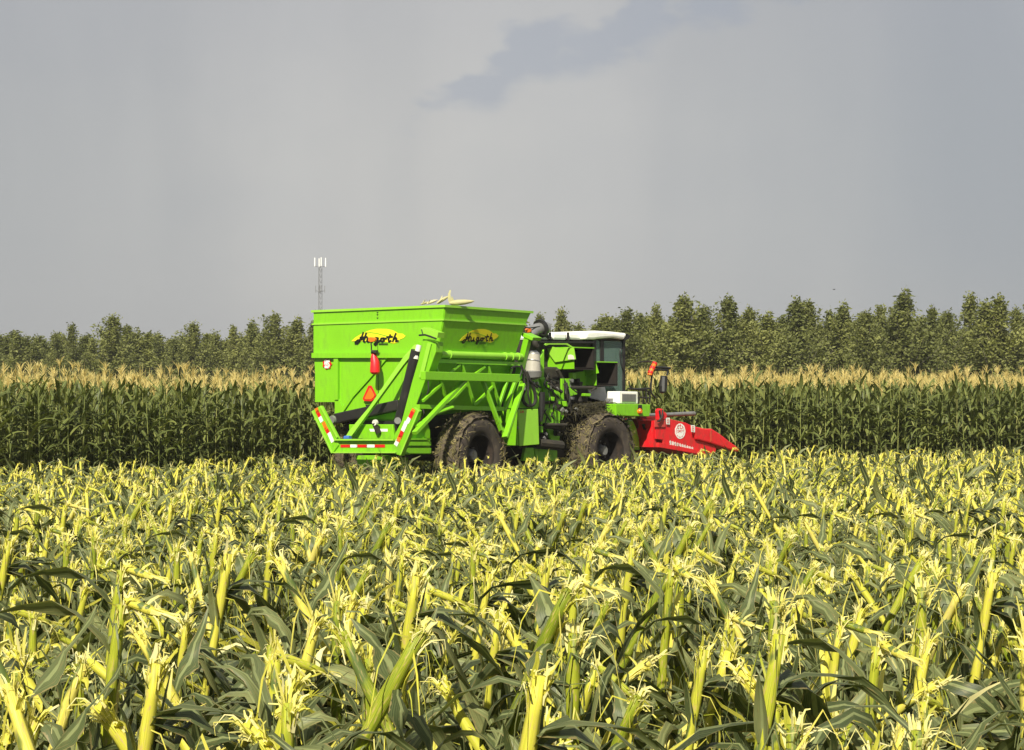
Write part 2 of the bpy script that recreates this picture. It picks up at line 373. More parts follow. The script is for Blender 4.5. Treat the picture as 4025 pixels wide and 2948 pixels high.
        lv.blade(b, a, L, wd_ * (1 if hi else 1.1), el, el - end, 0, 7 if hi else 3, rg.uniform(-2.4, 2.4), rg.uniform(.05, .7), .6, rg=rg, curl=rg.uniform(-1.1, 1.1), tip=rg.choice((1, 1, .92)), ex=ex)
    return st, tp, lv
KINDS = ['upright', 'leaning', 'folded', 'split', 'leaning', 'left', 'upright', 'folded', 'split', 'leaning', 'upright', 'folded', 'left', 'leaning']
LAB = {'upright': 'upright yellow-green cut maize stub with a frayed pale top among dark leaves',
       'leaning': 'cut maize stub leaning to the right with a frayed pale tip and torn leaves',
       'left': 'cut maize stub leaning to the left with a frayed pale tip and torn leaves',
       'folded': 'cut maize stub snapped near its top with the end piece folded over',
       'split': 'cut maize stub whose top is split into long pale splinters'}
near = [stub(k, 100 + i) for i, k in enumerate(KINDS)]
near_me = [(veg_mesh('stem', a.arr(), [M_STEM]), veg_mesh('torn_top', b.arr(), [M_FIB]), veg_mesh('leaves', c.arr(), [M_LEAF, M_STEM, M_FIB])) for a, b, c in near]
def remap(A, tbl):
    V, T, F, Mi = A; return V, T, F, np.array([tbl[m] for m in Mi], np.int32)
far = []
for i in range(22):
    a, b, c_ = stub(KINDS[i % 14], 300 + i, False)
    far.append(merge(remap(a.arr(), {0: 0}), remap(b.arr(), {0: 1}), remap(c_.arr(), {0: 2, 1: 0, 2: 1})))
mid = [merge(remap(a.arr(), {0: 0}), remap(b.arr(), {0: 1}), remap(c_.arr(), {0: 2, 1: 0, 2: 1})) for a, b, c_ in near]
rg = random.Random(11)
spots = []
rowv = Vector((HD.y, -HD.x))
for i in range(-140, 141):
    for j in range(-60, 330):
        p = rowv * (i * .56) + HD * (j * .205 + (i * 37 % 10) * .02)
        x, y = p.x + rg.gauss(0, .07), p.y + rg.gauss(0, .05)
        if y < 3.9 or y > edge_y(x) - .35 or not inview(x, y, 2.6): continue
        nz = noise.noise(Vector((x * .55, y * .4, 2)))
        if rg.random() < .12 + .45 * max(0, nz): continue
        spots.append((x, y))
# keep the machine's own ground clear
MC = []
def clear_of_machine(x, y):
    # plan-view distance along and across the machine (rear unit heads 36 deg, front unit 44 deg from the view axis)
    for ox, oy, al, u0, u1, v0, v1 in MC:
        F = (math.sin(al), math.cos(al)); L_ = (-math.cos(al), math.sin(al))
        u = (x - ox) * F[0] + (y - oy) * F[1]; v = (x - ox) * L_[0] + (y - oy) * L_[1]
        if u0 < u < u1 and v0 < v < v1: return False
    return True
MC = [(-1.27, 33.0, R(36), -1.0, 4.2, .15, 3.6), (2.1, 37.0, R(44), -2.4, 4.3, -.15, 3.4)]
spots = [s for s in spots if clear_of_machine(*s)]
def fall(y): return 1 - .05 * min(1, max(0, (y - 30) / 5)) - .06 * min(1, max(0, (y - 6) / 16)) + .11 * min(1, max(0, (10.5 - y) / 5))
spots.sort(key=lambda s: s[0] ** 2 + s[1] ** 2 + (1e6 if not inview(s[0], s[1], .12) or s[1] < 4.25 else 0))
for n, (x, y) in enumerate(spots[:300]):
    k = rg.randrange(14)
    e = empty('maize_stub', (x, y, ground_z(x, y) - .03)); e.rotation_euler = (0, 0, rg.uniform(-.55, .55)); s_ = rg.uniform(.85, 1.12) * fall(y); e.scale = (s_, s_, s_)
    tag(e, LAB[KINDS[k]], 'maize stub', 'cut maize stubs standing in the foreground')
    for nm, m in zip(('stem', 'torn_top', 'leaves'), near_me[k]): link(nm, m, e)
rest = []
for x, y in spots[300:]:
    lo = y > 17
    rest.append((rg.randrange(22) if lo else rg.randrange(14), x, y, ground_z(x, y) - .03, rg.uniform(-.7, .7), rg.uniform(.80, 1.12) * fall(y) * (1 + .16 * noise.noise(Vector((x * .7, y * .5, 9)))), lo))
tall = []
for i in range(6):                    # a few whole leaves that survived the cut
    v = Veg(); r6 = random.Random(60 + i)
    for k in range(2): v.blade((0, 0, .35), r6.uniform(-.6, 3.6), r6.uniform(.45, .75), r6.uniform(.06, .085), 1.45, r6.uniform(.7, 2.6), 2, 9, r6.uniform(-.8, .8), .3, .3, rg=r6, ex=1.5)
    tall.append(v.arr())
ti = [(14 + rg.randrange(6), x, y, ground_z(x, y), rg.uniform(-.5, .5), rg.uniform(.8, 1.15), False) for x, y in rg.sample([q for q in spots[300:1800]], 60)]
print('stubs', len(spots))
A1 = scatter('stubble', mid + tall, [r[:6] for r in rest + ti if not r[6]], [M_STEM, M_FIB, M_LEAF])
tag(link('stubble', A1), 'torn maize stubs and leaves filling the cut field behind the nearest ones', 'stubble', kind='stuff')
A2 = scatter('far_stubble', far, [r[:6] for r in rest if r[6]], [M_STEM, M_FIB, M_LEAF])
tag(link('distant_stubble', A2), 'yellow shredded stubble far out by the machine and the standing crop', 'stubble', kind='stuff')

# loose leaves and husks lying in layers between the stubs
def litter(seed, n, rad):  # noqa
    rg = random.Random(seed); v = Veg()
    for k in range(n):
        a = rg.uniform(0, 6.28); r = rad * math.sqrt(rg.random()); z = rg.uniform(.02, .36)
        pale = rg.random() < .10
        v.blade((math.cos(a) * r, math.sin(a) * r, z), rg.uniform(0, 6.28), rg.uniform(.25, .7), rg.uniform(.015, .06), rg.uniform(-.5, 1.0), rg.uniform(.3, 2.1), 1 if pale else 0, 7, rg.uniform(-2.2, 2.2), rg.uniform(.05, .4), .6, rg=rg, curl=rg.uniform(-.9, .9))
    return v.arr()
lp = [litter(500 + i, 46, .8) for i in range(8)]
pl = []
for k in range(900):
    y = 3.4 + 20 * rg.random() ** 1.4; x = rg.uniform(-1, 1) * (y * .293 + 1.6)
    if y < edge_y(x) - .5: pl.append((rg.randrange(8), x, y, ground_z(x, y), rg.uniform(0, 6.28), rg.uniform(.9, 1.15)))
tag(link('fallen_leaves', scatter('fallen_leaves', lp, pl, [M_LEAF, M_FIB])), 'torn dark maize leaves piled on the ground between the stubs', 'leaf litter', kind='stuff')

# ------------------------------------------------------------------ standing maize
def maize(seed, hi=True):
    rg = random.Random(seed); st, lv, ta, ea = Veg(), Veg(), Veg(), Veg()
    H = rg.uniform(2.06, 2.34); bx, by = rg.uniform(-.05, .05), rg.uniform(-.05, .05)
    P = lambda f: Vector((bx * f * f * 2, by * f * f * 2, H * f))
    n = 7 if hi else 3
    st.tube([P(i / n) for i in range(n + 1)], [.0145 * (1 - .65 * i / n) for i in range(n + 1)], 0, 5 if hi else 4, rg.random())
    az0 = rg.uniform(0, 3.14); nl = 13 if hi else 9
    for k in range(nl):
        f = .12 + .84 * k / nl; a = az0 + (k % 2) * math.pi + rg.gauss(0, .35)
        L = rg.uniform(.62, .92) * (1 - .55 * max(0, f - .6) / .4) * (.75 if f < .3 else 1)
        dr = rg.uniform(1.5, 2.7) if f < .75 else rg.uniform(.5, 1.7)
        el = rg.uniform(.75, 1.2) if f < .75 else rg.uniform(1.0, 1.35)
        if f < .28: dr += .6
        lv.blade(P(f), a, L, rg.uniform(.070, .10), el, dr, 0, 7 if hi else 4, rg.uniform(-1., 1.), rg.uniform(.1, .35), .22, rnd=(.97 if f < .22 and rg.random() < .3 else rg.uniform(0, .9)), rg=rg, curl=rg.uniform(-.5, .5))
    t = P(1.); tl = rg.uniform(.17, .27)
    w = .013 if hi else .019
    ta.tube([t, t + Vector((0, 0, tl + .06))], [.006, .003], 0, 3, rg.random())
    for k in range(15 if hi else 8):
        a = rg.uniform(0, 6.28); d = Vector((math.cos(a), math.sin(a), 0)); b = t + Vector((0, 0, rg.uniform(.0, .14))); L = rg.uniform(.11, .22); sp_ = rg.uniform(.12, .55)
        ta.strip([b, b + d * L * sp_ * .45 + Vector((0, 0, L * .5)), b + d * L * sp_ * 1.2 + Vector((0, 0, L * rg.uniform(.65, .95)))], w, 0, rg.random(), Vector((rg.uniform(-.3, .3), 1, 0)))
        if hi: ta.strip([b + Vector((.004, 0, 0)), b + d * L * sp_ * .5 + Vector((.004, 0, L * .5)), b + d * L * sp_ * 1.2 + Vector((0, 0, L * .8))], w, 0, rg.random(), Vector((1, .2, 0)))
    if hi:
        f = rg.uniform(.40, .48); a = az0 + rg.choice((0, math.pi)); d = Vector((math.cos(a), math.sin(a), 0)); b = P(f) + d * .02
        D = (d * .5 + Vector((0, 0, 1))).normalized()
        ea.tube([b, b + D * .04, b + D * .11, b + D * .19, b + D * .23], [.012, .024, .026, .017, .004], 0, 6, rg.uniform(.0, .25))
    return st, lv, ta, ea
mz = [maize(900 + i) for i in range(9)]
mz_me = [[veg_mesh(n, v.arr(), [m]) for n, v, m in zip(('stalk', 'leaves', 'tassel', 'ear'), q, (M_CSTEM, M_CLEAF, M_TAS, M_HUSK))] for q in mz]
mzlo = []
for i in range(12):
    a, b, c_, d = maize(950 + i, False); mzlo.append(merge(remap(a.arr(), {0: 0}), remap(b.arr(), {0: 1}), remap(c_.arr(), {0: 2})))
mzmid = [merge(*[remap(v.arr(), {0: k}) for k, v in enumerate(q)]) for q in mz]
cs = []
for i in range(0, 26):               # rows follow the edge
    x = -17.
    while x < 22:
        x += (.20 if i < 8 else .24) * rg.uniform(.8, 1.2) * .9
        xx = x + rg.gauss(0, .02); y = edge_y(xx) + (i if i < 10 else 10 + (i - 10) * 1.4) * .62 + rg.gauss(0, .05)
        if inview(xx, y, 2.2, .293) and clear_of_machine(xx, y): cs.append((i, xx, y))
def hidden(x, y): return -4.3 < x / y * 35 < 4.6
order = sorted(cs, key=lambda c: c[0] * 3 + c[2] * .2 + (1e4 if hidden(c[1], c[2]) or not inview(c[1], c[2], 0) else 0))
for i, x, y in order[:300]:
    k = rg.randrange(9); s_ = rg.uniform(.93, 1.06) * (1.0 + .05 * (x > 0))
    e = empty('maize_plant', (x, y, ground_z(x, y))); e.rotation_euler = (rg.gauss(0, .02), rg.gauss(0, .025), rg.uniform(0, 6.28)); e.scale = (s_, s_, s_)
    tag(e, 'tall green maize plant with tan tassel on the ' + ('left' if x < 0 else 'right') + ' edge of the uncut crop', 'maize plant', 'standing maize along the edge of the uncut field')
    for nm, m in zip(('stalk', 'leaves', 'tassel', 'ear'), mz_me[k]): link(nm, m, e)
pm = [(rg.randrange(9), x, y, ground_z(x, y), rg.uniform(0, 6.28), rg.uniform(.93, 1.06) * (1.0 + .05 * (x > 0))) for i, x, y in order[300:] if i < 4]
pl_ = [(rg.randrange(12), x, y, ground_z(x, y), rg.uniform(0, 6.28), rg.uniform(.94, 1.06) * (1.0 + .05 * (x > 0))) for i, x, y in order[300:] if i >= 4]
print('maize', len(cs), len(pm), len(pl_))
tag(link('maize_crop', scatter('maize_crop', mzmid, pm, [M_CSTEM, M_CLEAF, M_TAS, M_HUSK])), 'dense green maize just behind the first rows of the crop', 'maize crop', kind='stuff')
tag(link('maize_field', scatter('maize_field', mzlo, pl_, [M_CSTEM, M_CLEAF, M_TAS])), 'deep field of tasselled maize stretching back toward the trees', 'maize crop', kind='stuff')

# ------------------------------------------------------------------ trees
def tree(seed, H=8.0, Wc=1.5):
    rg = random.Random(seed); tr, cr = Veg(), Veg()
    bx = rg.uniform(-.25, .25)
    tr.tube([(0, 0, -.1), (bx * .3, 0, H * .3), (bx, 0, H * .6), (bx, 0, H * .95)], [.10, .08, .05, .015], 0, 6, .5)
    nb = 120
    for k in range(nb):
        f = .04 + .96 * (k / nb); z = H * f * .93; bx_ = bx * min(1, f / .6)
        reach = Wc * (1.15 * (1 - f) ** .86 + .02) * rg.choice((.45, .65, .85, 1.0, 1.3)) * rg.uniform(.8, 1.15); a = k * 2.4 + rg.uniform(-.5, .5)
        rise = rg.uniform(.8, 1.8) * reach + .12 + .40 * (f > .75)
        b = Vector((bx_, 0, z)); e = b + Vector((math.cos(a) * reach, math.sin(a) * reach, rise)); m_ = (b + e) / 2 + Vector((math.cos(a), math.sin(a), -.6)) * reach * .10
        tr.tube([b, m_, e], [.018, .012, .006], 0, 3, .5)
        rb = rg.random(); nlf = int(30 + 58 * min(1, reach))
        for j in range(nlf):
            q = rg.random() ** .75; p = (b.lerp(m_, q * 2) if q < .5 else m_.lerp(e, q * 2 - 1)) + Vector((rg.gauss(0, .09), rg.gauss(0, .09), rg.gauss(-.03, .11)))
            L = rg.uniform(.12, .24); aa = rg.uniform(0, 6.28); el = rg.uniform(-1.2, 1.3)
            t = Vector((math.cos(aa) * math.cos(el), math.sin(aa) * math.cos(el), math.sin(el))); s_ = t.cross(Vector((rg.uniform(-1, 1), rg.uniform(-1, 1), rg.uniform(-1, 1)))).normalized() * L * .24
            r_ = (rb * .6 + rg.random() * .4) * .62; o = len(cr.V)
            for w_ in (p - s_ * .4, p + t * L * .5 - s_, p + t * L, p + t * L * .5 + s_): cr.V.append(tuple(w_)); cr.T.append((0, f, r_))
            cr.F.append((o, o + 1, o + 2, o + 3)); cr.M.append(0)
    return tr, cr
tp_ = []
for i in range(8):
    a, b = tree(40 + i, 8., (1.25, 1.6, 1.4, 1.75, 1.3, 1.5, 1.9, 1.2)[i]); tp_.append((veg_mesh('trunk', a.arr(), [M_BARK]), veg_mesh('crown', b.arr(), [M_TLEAF], False)))
front = [(-40,748,.9),(10,742,1),(38,738,1.1),(75,752,1),(118,733,1.),(160,712,1.),(205,742,1),(252,693,1.15),(282,716,1),(345,741,1),(388,744,.9),(428,709,1),(472,733,1),(514,716,1),(560,708,1),(585,722,1),(613,689,1),(662,702,1),(690,706,1),
 (1150,702,1),(1187,690,.9),(1232,680,.9),(1276,712,.9),(1340,704,.9),(1385,679,1),(1412,690,1),(1446,672,1),(1505,650,1.1),(1552,672,1),(1607,651,1.15),(1655,676,1.1),(1700,690,1),(1752,656,1),(1782,662,.9),(1828,682,1),(1866,670,.9),(1903,684,1),(1938,672,1),(1968,690,.9),(2003,641,1),(2052,674,1.1),(2082,684,1),(2140,646,1.1),(2168,664,1),(2200,652,1.05),(2242,676,1),(2290,660,1.1),(2340,670,1)]
front.sort()
def put_tree(px, top, wd, d, label, group, rg):
    x = (px - 1128) / 3850 * d; h = (883 - top) / 3850 * d + CAMZ + .22
    e = empty('poplar_tree', (x, d, -.22)); s_ = h / 8.0; sx = rg.uniform(.75, 1.2); wd *= sx; e.scale = (s_ * wd * 1.28, s_ * wd * 1.28, s_); e.rotation_euler = (0, 0, rg.uniform(0, 6.28))
    tag(e, label, 'tree', group)
    k = rg.randrange(8)
    for nm, m in zip(('trunk', 'crown'), tp_[k]): link(nm, m, e)
ordn = lambda n: '%d%s' % (n, 'th' if 10 <= n % 100 <= 20 else {1: 'st', 2: 'nd', 3: 'rd'}.get(n % 10, 'th'))
LT = [f for f in front if -10 < f[0] < 700]; RT = [f for f in front if 1150 <= f[0] < 2260]
for px, top, wd in front:
    d = (112 if px < 900 else 92) + rg.uniform(-3, 3)
    if (px, top, wd) in LT: lb = '%s feathery tree, %s from the left in the line left of the harvester' % ('tall' if top < 712 else 'low', ordn(LT.index((px, top, wd)) + 1))
    elif (px, top, wd) in RT: lb = '%s feathery tree, %s from the left in the line right of the hopper' % ('tall' if top < 668 else 'mid-height' if top < 690 else 'low', ordn(RT.index((px, top, wd)) + 1))
    else: lb = 'feathery green tree at the %s end of the tree line' % ('left' if px < 0 else 'right')
    put_tree(px, top, wd, d, lb, 'young trees in line behind the maize', rg)
for k in range(150):
    px = -700 + k * 25 + rg.uniform(-10, 10)
    if 720 < px < 1120 and k % 3: continue
    left = px < 900; top = rg.uniform(726, 758) if left else rg.uniform(690, 735)
    put_tree(px, top, rg.uniform(1.1, 1.5), (118 if left else 97) + rg.uniform(-3, 3), 'bushy green tree half hidden behind the front line of trees' if -60 < px < 2320 else 'bushy green tree beyond the end of the front line of trees', 'second line of trees behind the maize', rg)
# far-off wood: one bluish mass
v = Veg(); rg2 = random.Random(5)
for k in range(60000):
    x = rg2.uniform(-420, 420); h = 14.5 + 2.5 * noise.noise(Vector((x * .035, 3, 0))) + 1.6 * noise.noise(Vector((x * .13, 7, 0)))
    z = h * rg2.random() ** .7; y = 470 + rg2.uniform(0, 12); L = rg2.uniform(.7, 1.5); a = rg2.uniform(0, 6.28); o = len(v.V); q = rg2.random()
    dx, dz = math.cos(a) * L, math.sin(a) * L
    for w_ in ((x, y, z), (x + dx, y + .3, z + dz * .5), (x + dx * .6 - dz * .4, y + .6, z + dz + dx * .3), (x - dz * .7, y + .2, z + dx * .6)): v.V.append(w_); v.T.append((0, 0, q))
    v.F.append((o, o + 1, o + 2, o + 3)); v.M.append(0)
tag(link('distant_woodland', veg_mesh('distant_woodland', v.arr(), [M_TDARK], False)), 'far-off dark wood on the horizon behind the tree line', 'woodland', kind='stuff')
# ------------------------------------------------------------------ solid mesh builder for the machine and the mast
class MB:
    def __init__(s): s.v = []; s.f = []
    def prism(s, pts, off):
        """polygon pts extruded by the vector off"""
        o = len(s.v); n = len(pts); off = Vector(off)
        s.v += [tuple(Vector(p)) for p in pts] + [tuple(Vector(p) + off) for p in pts]
        s.f += [tuple(range(o, o + n)), tuple(range(o + 2 * n - 1, o + n - 1, -1))]
        for i in range(n): j = (i + 1) % n; s.f.append((o + i, o + n + i, o + n + j, o + j))
        return s
    def bar(s, p, q, w, h, up=(0, 0, 1)):
        p, q = Vector(p), Vector(q); t = (q - p).normalized(); a = t.cross(Vector(up))
        if a.length < 1e-3: a = t.cross(Vector((1, 0, 0)))
        a.normalize(); b = a.cross(t)
        return s.prism([p + a * w / 2 + b * h / 2, p - a * w / 2 + b * h / 2, p - a * w / 2 - b * h / 2, p + a * w / 2 - b * h / 2], q - p)
    def box(s, fr, u0, u1, v0, v1, z0, z1):
        return s.prism([fr.w(u0, v0, z0), fr.w(u1, v0, z0), fr.w(u1, v1, z0), fr.w(u0, v1, z0)], (0, 0, z1 - z0))
    def tube(s, pts, r, n=10, cap=True, smooth=1):
        pts = [Vector(p) for p in pts]
        if smooth > 1 and len(pts) > 2:
            P = [pts[0]] + pts + [pts[-1]]; out = []
            for i in range(1, len(P) - 2):
                for k in range(smooth):
                    t = k / smooth; a, b, c_, d = P[i - 1], P[i], P[i + 1], P[i + 2]
                    out.append(.5 * ((2 * b) + (c_ - a) * t + (2 * a - 5 * b + 4 * c_ - d) * t * t + (-a + 3 * b - 3 * c_ + d) * t ** 3))
            pts = out + [pts[-1]]
        o = len(s.v); prev = None
        for i, p in enumerate(pts):
            t = (pts[min(i + 1, len(pts) - 1)] - pts[max(i - 1, 0)]).normalized()
            a = t.cross(Vector((.2, .3, 1))) if prev is None else prev - t * prev.dot(t)
            if a.length < 1e-4: a = t.cross(Vector((1, 0, 0)))
            a.normalize(); prev = a; b = t.cross(a); rr_ = r[i] if isinstance(r, (list, tuple)) else r
            for j in range(n): q = 2 * math.pi * j / n; s.v.append(tuple(p + (a * math.cos(q) + b * math.sin(q)) * rr_))
        for i in range(len(pts) - 1):
            for j in range(n): k = (j + 1) % n; s.f.append((o + i * n + j, o + i * n + k, o + (i + 1) * n + k, o + (i + 1) * n + j))
        if cap: s.f += [tuple(range(o + n - 1, o - 1, -1)), tuple(range(o + (len(pts) - 1) * n, o + len(pts) * n))]
        return s
    def lathe(s, c, axis, prof, n=48, ph=0):
        """prof: list of (distance along axis, radius)"""
        c, axis = Vector(c), Vector(axis).normalized(); a = axis.cross(Vector((0, 0, 1))).normalized(); b = axis.cross(a); o = len(s.v)
        for d, r in prof:
            for j in range(n): q = 2 * math.pi * j / n + ph; s.v.append(tuple(c + axis * d + (a * math.cos(q) + b * math.sin(q)) * r))
        for i in range(len(prof) - 1):
            for j in range(n): k = (j + 1) % n; s.f.append((o + i * n + j, o + i * n + k, o + (i + 1) * n + k, o + (i + 1) * n + j))
        return s
    def build(s, name, mat, parent, bevel=0, smooth=False):
        loc = parent_loc(parent)
        me = bpy.data.meshes.new(name); me.from_pydata([tuple(Vector(p) - loc) for p in s.v], [], s.f); me.update()
        b = bmesh.new(); b.from_mesh(me); bmesh.ops.recalc_face_normals(b, faces=b.faces); b.to_mesh(me); b.free()
        me.materials.append(mat)
        if smooth:
            me.shade_smooth(); me.set_sharp_from_angle(angle=R(40))
        o = link(name, me, parent)
        if bevel:
            m = o.modifiers.new('bevel', 'BEVEL'); m.width = bevel; m.segments = 2; m.limit_method = 'ANGLE'; m.angle_limit = R(50)
        return o
import bmesh
def parent_loc(o):
    v_ = Vector((0, 0, 0))
    while o: v_ += o.location; o = o.parent
    return v_
CR = Matrix.Rotation(PITCH, 3, 'X')
def ray(P): return (CR @ Vector(((P[0] - 2012.5) / FPX, 1, -(P[1] - 1474) / FPX))).normalized()
EYE = Vector((0, 0, CAMZ))
def hit(P, p0, n):
    d = ray(P); p0, n = Vector(p0), Vector(n); return EYE + d * ((p0 - EYE).dot(n) / d.dot(n))
class Frame:
    def __init__(s, x, y, al):
        s.O = Vector((x, y, 0)); s.F = Vector((math.sin(al), math.cos(al), 0)); s.L = Vector((-math.cos(al), math.sin(al), 0))
    def w(s, u, v, z): return s.O + s.F * u + s.L * v + Vector((0, 0, z))
    def at(s, P, u=None, v=None, z=None):
        if u is not None: return hit(P, s.O + s.F * u, s.F)
        if v is not None: return hit(P, s.O + s.L * v, s.L)
        return hit(P, (0, 0, z), (0, 0, 1))
    def c(s, p): p = Vector(p) - s.O; return p.dot(s.F), p.dot(s.L), p.z
def cA(x, y): return (1200 + x / 2.294, 1140 + y / 2.294)
def cB(x, y): return (1960 + x / 2.256, 1240 + y / 2.256)
def cC(x, y): return (2340 + x / 4.859, 1280 + y / 4.859)
def cD(x, y): return (2560 + x / 6.267, 1590 + y / 6.267)
def cE(x, y): return (2020 + x / 5.5075, 1260 + y / 5.5075)
def cG(x, y): return (1210 + x / 4.8, 1560 + y / 4.8)
def cH(x, y): return (2000 + x / 5.371, 1520 + y / 5.371)
def cL(x, y): return (1360 + x / 3.525, 1260 + y / 3.525)

P_GREEN = paint('green_paint', (.225, .60, .010), (.13, .16, .05), .40)
P_LIME = paint('light_green_paint', (.32, .68, .045), (.20, .22, .07), .2)
P_RED = paint('red_paint', (.85, .014, .022), (.22, .07, .04), .22)
P_WHITE = paint('white_paint', (.86, .86, .80), (.5, .46, .34), .2)
P_CREAM = paint('dirty_white', (.66, .64, .54), (.36, .31, .2), .4)
P_BLACK = paint('black_steel', (.018, .017, .016), (.07, .06, .045), .35, .45)
P_GREY = paint('galvanised', (.34, .34, .33), (.16, .13, .09), .4, .4, .5)
P_DARK = paint('oily_machinery', (.035, .030, .022), (.085, .07, .04), .9, .75)
P_RUB = paint('hose_rubber', (.020, .019, .016), (.08, .07, .04), .5, .6)
P_BROWN = paint('rusty_duct', (.045, .028, .016), (.09, .06, .035), .7, .85)
P_SHADE = paint('recess_shade', (.016, .011, .008), (.045, .03, .02), .6, .9)  # near-black stands in for the shade inside duct mouths and wheel rims
P_TYRE = paint('muddy_tyre', (.050, .038, .030), (.11, .088, .06), .95, .85)
P_MUD = paint('mud', (.10, .078, .050), (.15, .125, .07), .8, .95)
P_ORANGE = paint('orange_plastic', (.90, .20, .015), (.5, .2, .05), .1, .3)
P_YEL = paint('yellow_decal', (.88, .80, .02), (.5, .5, .03), .1, .4)
P_INK = paint('black_decal', (.012, .016, .008), (.03, .05, .01), .1, .4)
P_REFR = paint('red_reflector', (.70, .015, .015), (.4, .06, .02), .3, .3)
P_REFW = paint('white_reflector', (.80, .80, .72), (.5, .5, .4), .3, .3)
P_BLUE = paint('blue_cap', (.06, .16, .5), (.1, .1, .2), .2, .4)
P_STRAW = plant_mat('straw', [(0, (.13, .12, .045)), (.6, (.26, .22, .09)), (1, (.52, .42, .18))], None, .8, .1)
gm, gt, gb = material('cab_glass', .05, 0, .6)
gb.inputs['Base Color'].default_value = (.13, .20, .17, 1)
trn = gt.nodes.new('ShaderNodeBsdfTransparent'); trn.inputs[0].default_value = (.72, .88, .82, 1)
mxs = gt.nodes.new('ShaderNodeMixShader'); mxs.inputs[0].default_value = .55
gt.links.new(trn.outputs[0], mxs.inputs[1]); gt.links.new(gb.outputs[0], mxs.inputs[2]); gt.links.new(mxs.outputs[0], gt.nodes['Material Output'].inputs[0])

A = Frame(-1.27, 33.0, R(36))      # rear unit: u forward, v to the machine's left
Q = Frame(2.1, 37.0, R(44))        # front unit
GZ = -.22
HV = tag(empty('corn_harvester', (-.2, 35.5, GZ)), 'bright green corn harvester with a big open hopper, muddy tyres and a red picking head', 'harvester')
ZA = Vector((0, 0, 1))

# ---- hopper
wd = A.c(A.at(cA(80, 185), u=0))[1]
lv_px = [((1258, 145), (2030, 185)), ((1245, 268), (1976, 308)), ((1188, 560), (1885, 572))]
LV = []
for rr_px, fr_px in lv_px:
    u_, v_, z_ = A.c(A.at(cA(*rr_px), u=0)); uf = A.c(A.at(cA(*fr_px), v=v_))[0]; LV.append((v_, uf, z_))
v3, z3 = A.c(A.at(cA(900, 1172), u=0))[1:]
LV.append((v3, LV[2][1] - .25, z3))
hop = MB(); 
def ring(k): v_, uf, z_ = LV[k]; return [A.w(0, wd, z_), A.w(0, v_, z_), A.w(uf, v_, z_), A.w(uf, wd, z_)]
for k in range(3):
    a_, b_ = ring(k), ring(k + 1)
    for i in range(4):
        j = (i + 1) % 4
        if k == 2 and i in (0, 3): continue
        o = len(hop.v); hop.v += [a_[i], a_[j], b_[j], b_[i]]; hop.f.append((o, o + 1, o + 2, o + 3))
r3 = ring(3); o = len(hop.v); hop.v += r3; hop.f.append((o, o + 1, o + 2, o + 3))
hopper = hop.build('hopper', P_GREEN, HV)
sm = hopper.modifiers.new('sheet', 'SOLIDIFY'); sm.thickness = .03; sm.offset = 0
g = MB()       # lower rear wall, cut away at the bottom left, with its hinge tongue
g.prism([A.at(cA(*p), u=0) for p in ((82, 596), (98, 1010), (272, 1010), (262, 1150), (290, 1178), (318, 1150), (352, 1108), (500, 1172), (900, 1172), (1150, 800), (1188, 575))], A.F * .03)
lw = g.build('lower_rear_wall', P_GREEN, HV)
MB().prism([A.w(.03, wd, LV[2][2]), A.w(LV[2][1], wd, LV[2][2]), A.w(LV[2][1], wd, z3 + .5), A.w(.03, wd, A.c(A.at(cA(98, 1010), u=0))[2])], -A.L * .03).build('lower_side_wall', P_GREEN, HV)
rm = MB()
for k, (o_, h_) in ((0, (.045, .045)), (1, (.035, .03))):
    v_, uf, z_ = LV[k]
    rm.box(A, -o_, 0 - .002, v_ - o_, wd + o_, z_ - h_ / 2, z_ + h_ / 2)
    rm.box(A, 0, uf + o_, v_ - o_, v_ - .002, z_ - h_ / 2, z_ + h_ / 2)
    if k == 0:
        rm.box(A, uf + .002, uf + o_, v_, wd + o_, z_ - h_ / 2, z_ + h_ / 2); rm.box(A, 0, uf, wd + .002, wd + o_, z_ - h_ / 2, z_ + h_ / 2)
rm.build('rim', P_LIME, hopper)
# rear rail, post and ribs on the rear wall
rb = MB()
rb.bar(A.at(cA(68, 590), u=-.04), A.at(cA(1120, 588), u=-.04), .08, .10)
rb.bar(A.at(cA(283, 600), u=-.03), A.at(cA(283, 990), u=-.03), .11, .06, A.F)
rb.prism([A.at(cA(*p), u=-.05) for p in ((262, 570), (310, 570), (318, 600), (254, 600))], A.F * .04)
rb.prism([A.at(cA(*p), u=-.04) for p in ((700, 602), (748, 602), (650, 720), (430, 965), (345, 1090), (322, 1140), (300, 1168), (268, 1120), (330, 1060), (430, 935), (600, 735))], A.F * .036)
rb.prism([A.at(cA(*p), u=-.035) for p in ((265, 985), (300, 985), (338, 1060), (320, 1140), (290, 1168), (266, 1140))], A.F * .03)
rb.build('ribs', P_GREEN, hopper)
sm_ = MB(); sm_.bar(A.at(cA(650, 300), u=-.008), A.at(cA(655, 600), u=-.020), .010, .006); sm_.bar(A.at(cA(655, 760), u=-.008), A.at(cA(660, 1030), u=-.020), .010, .006)
for y in (205, 225, 255): sm_.prism([A.at(cA(*p), u=-.020) for p in ((642, y - 7), (660, y - 7), (650, y + 7))], A.F * .004)
sm_.build('seam', P_INK, hopper)
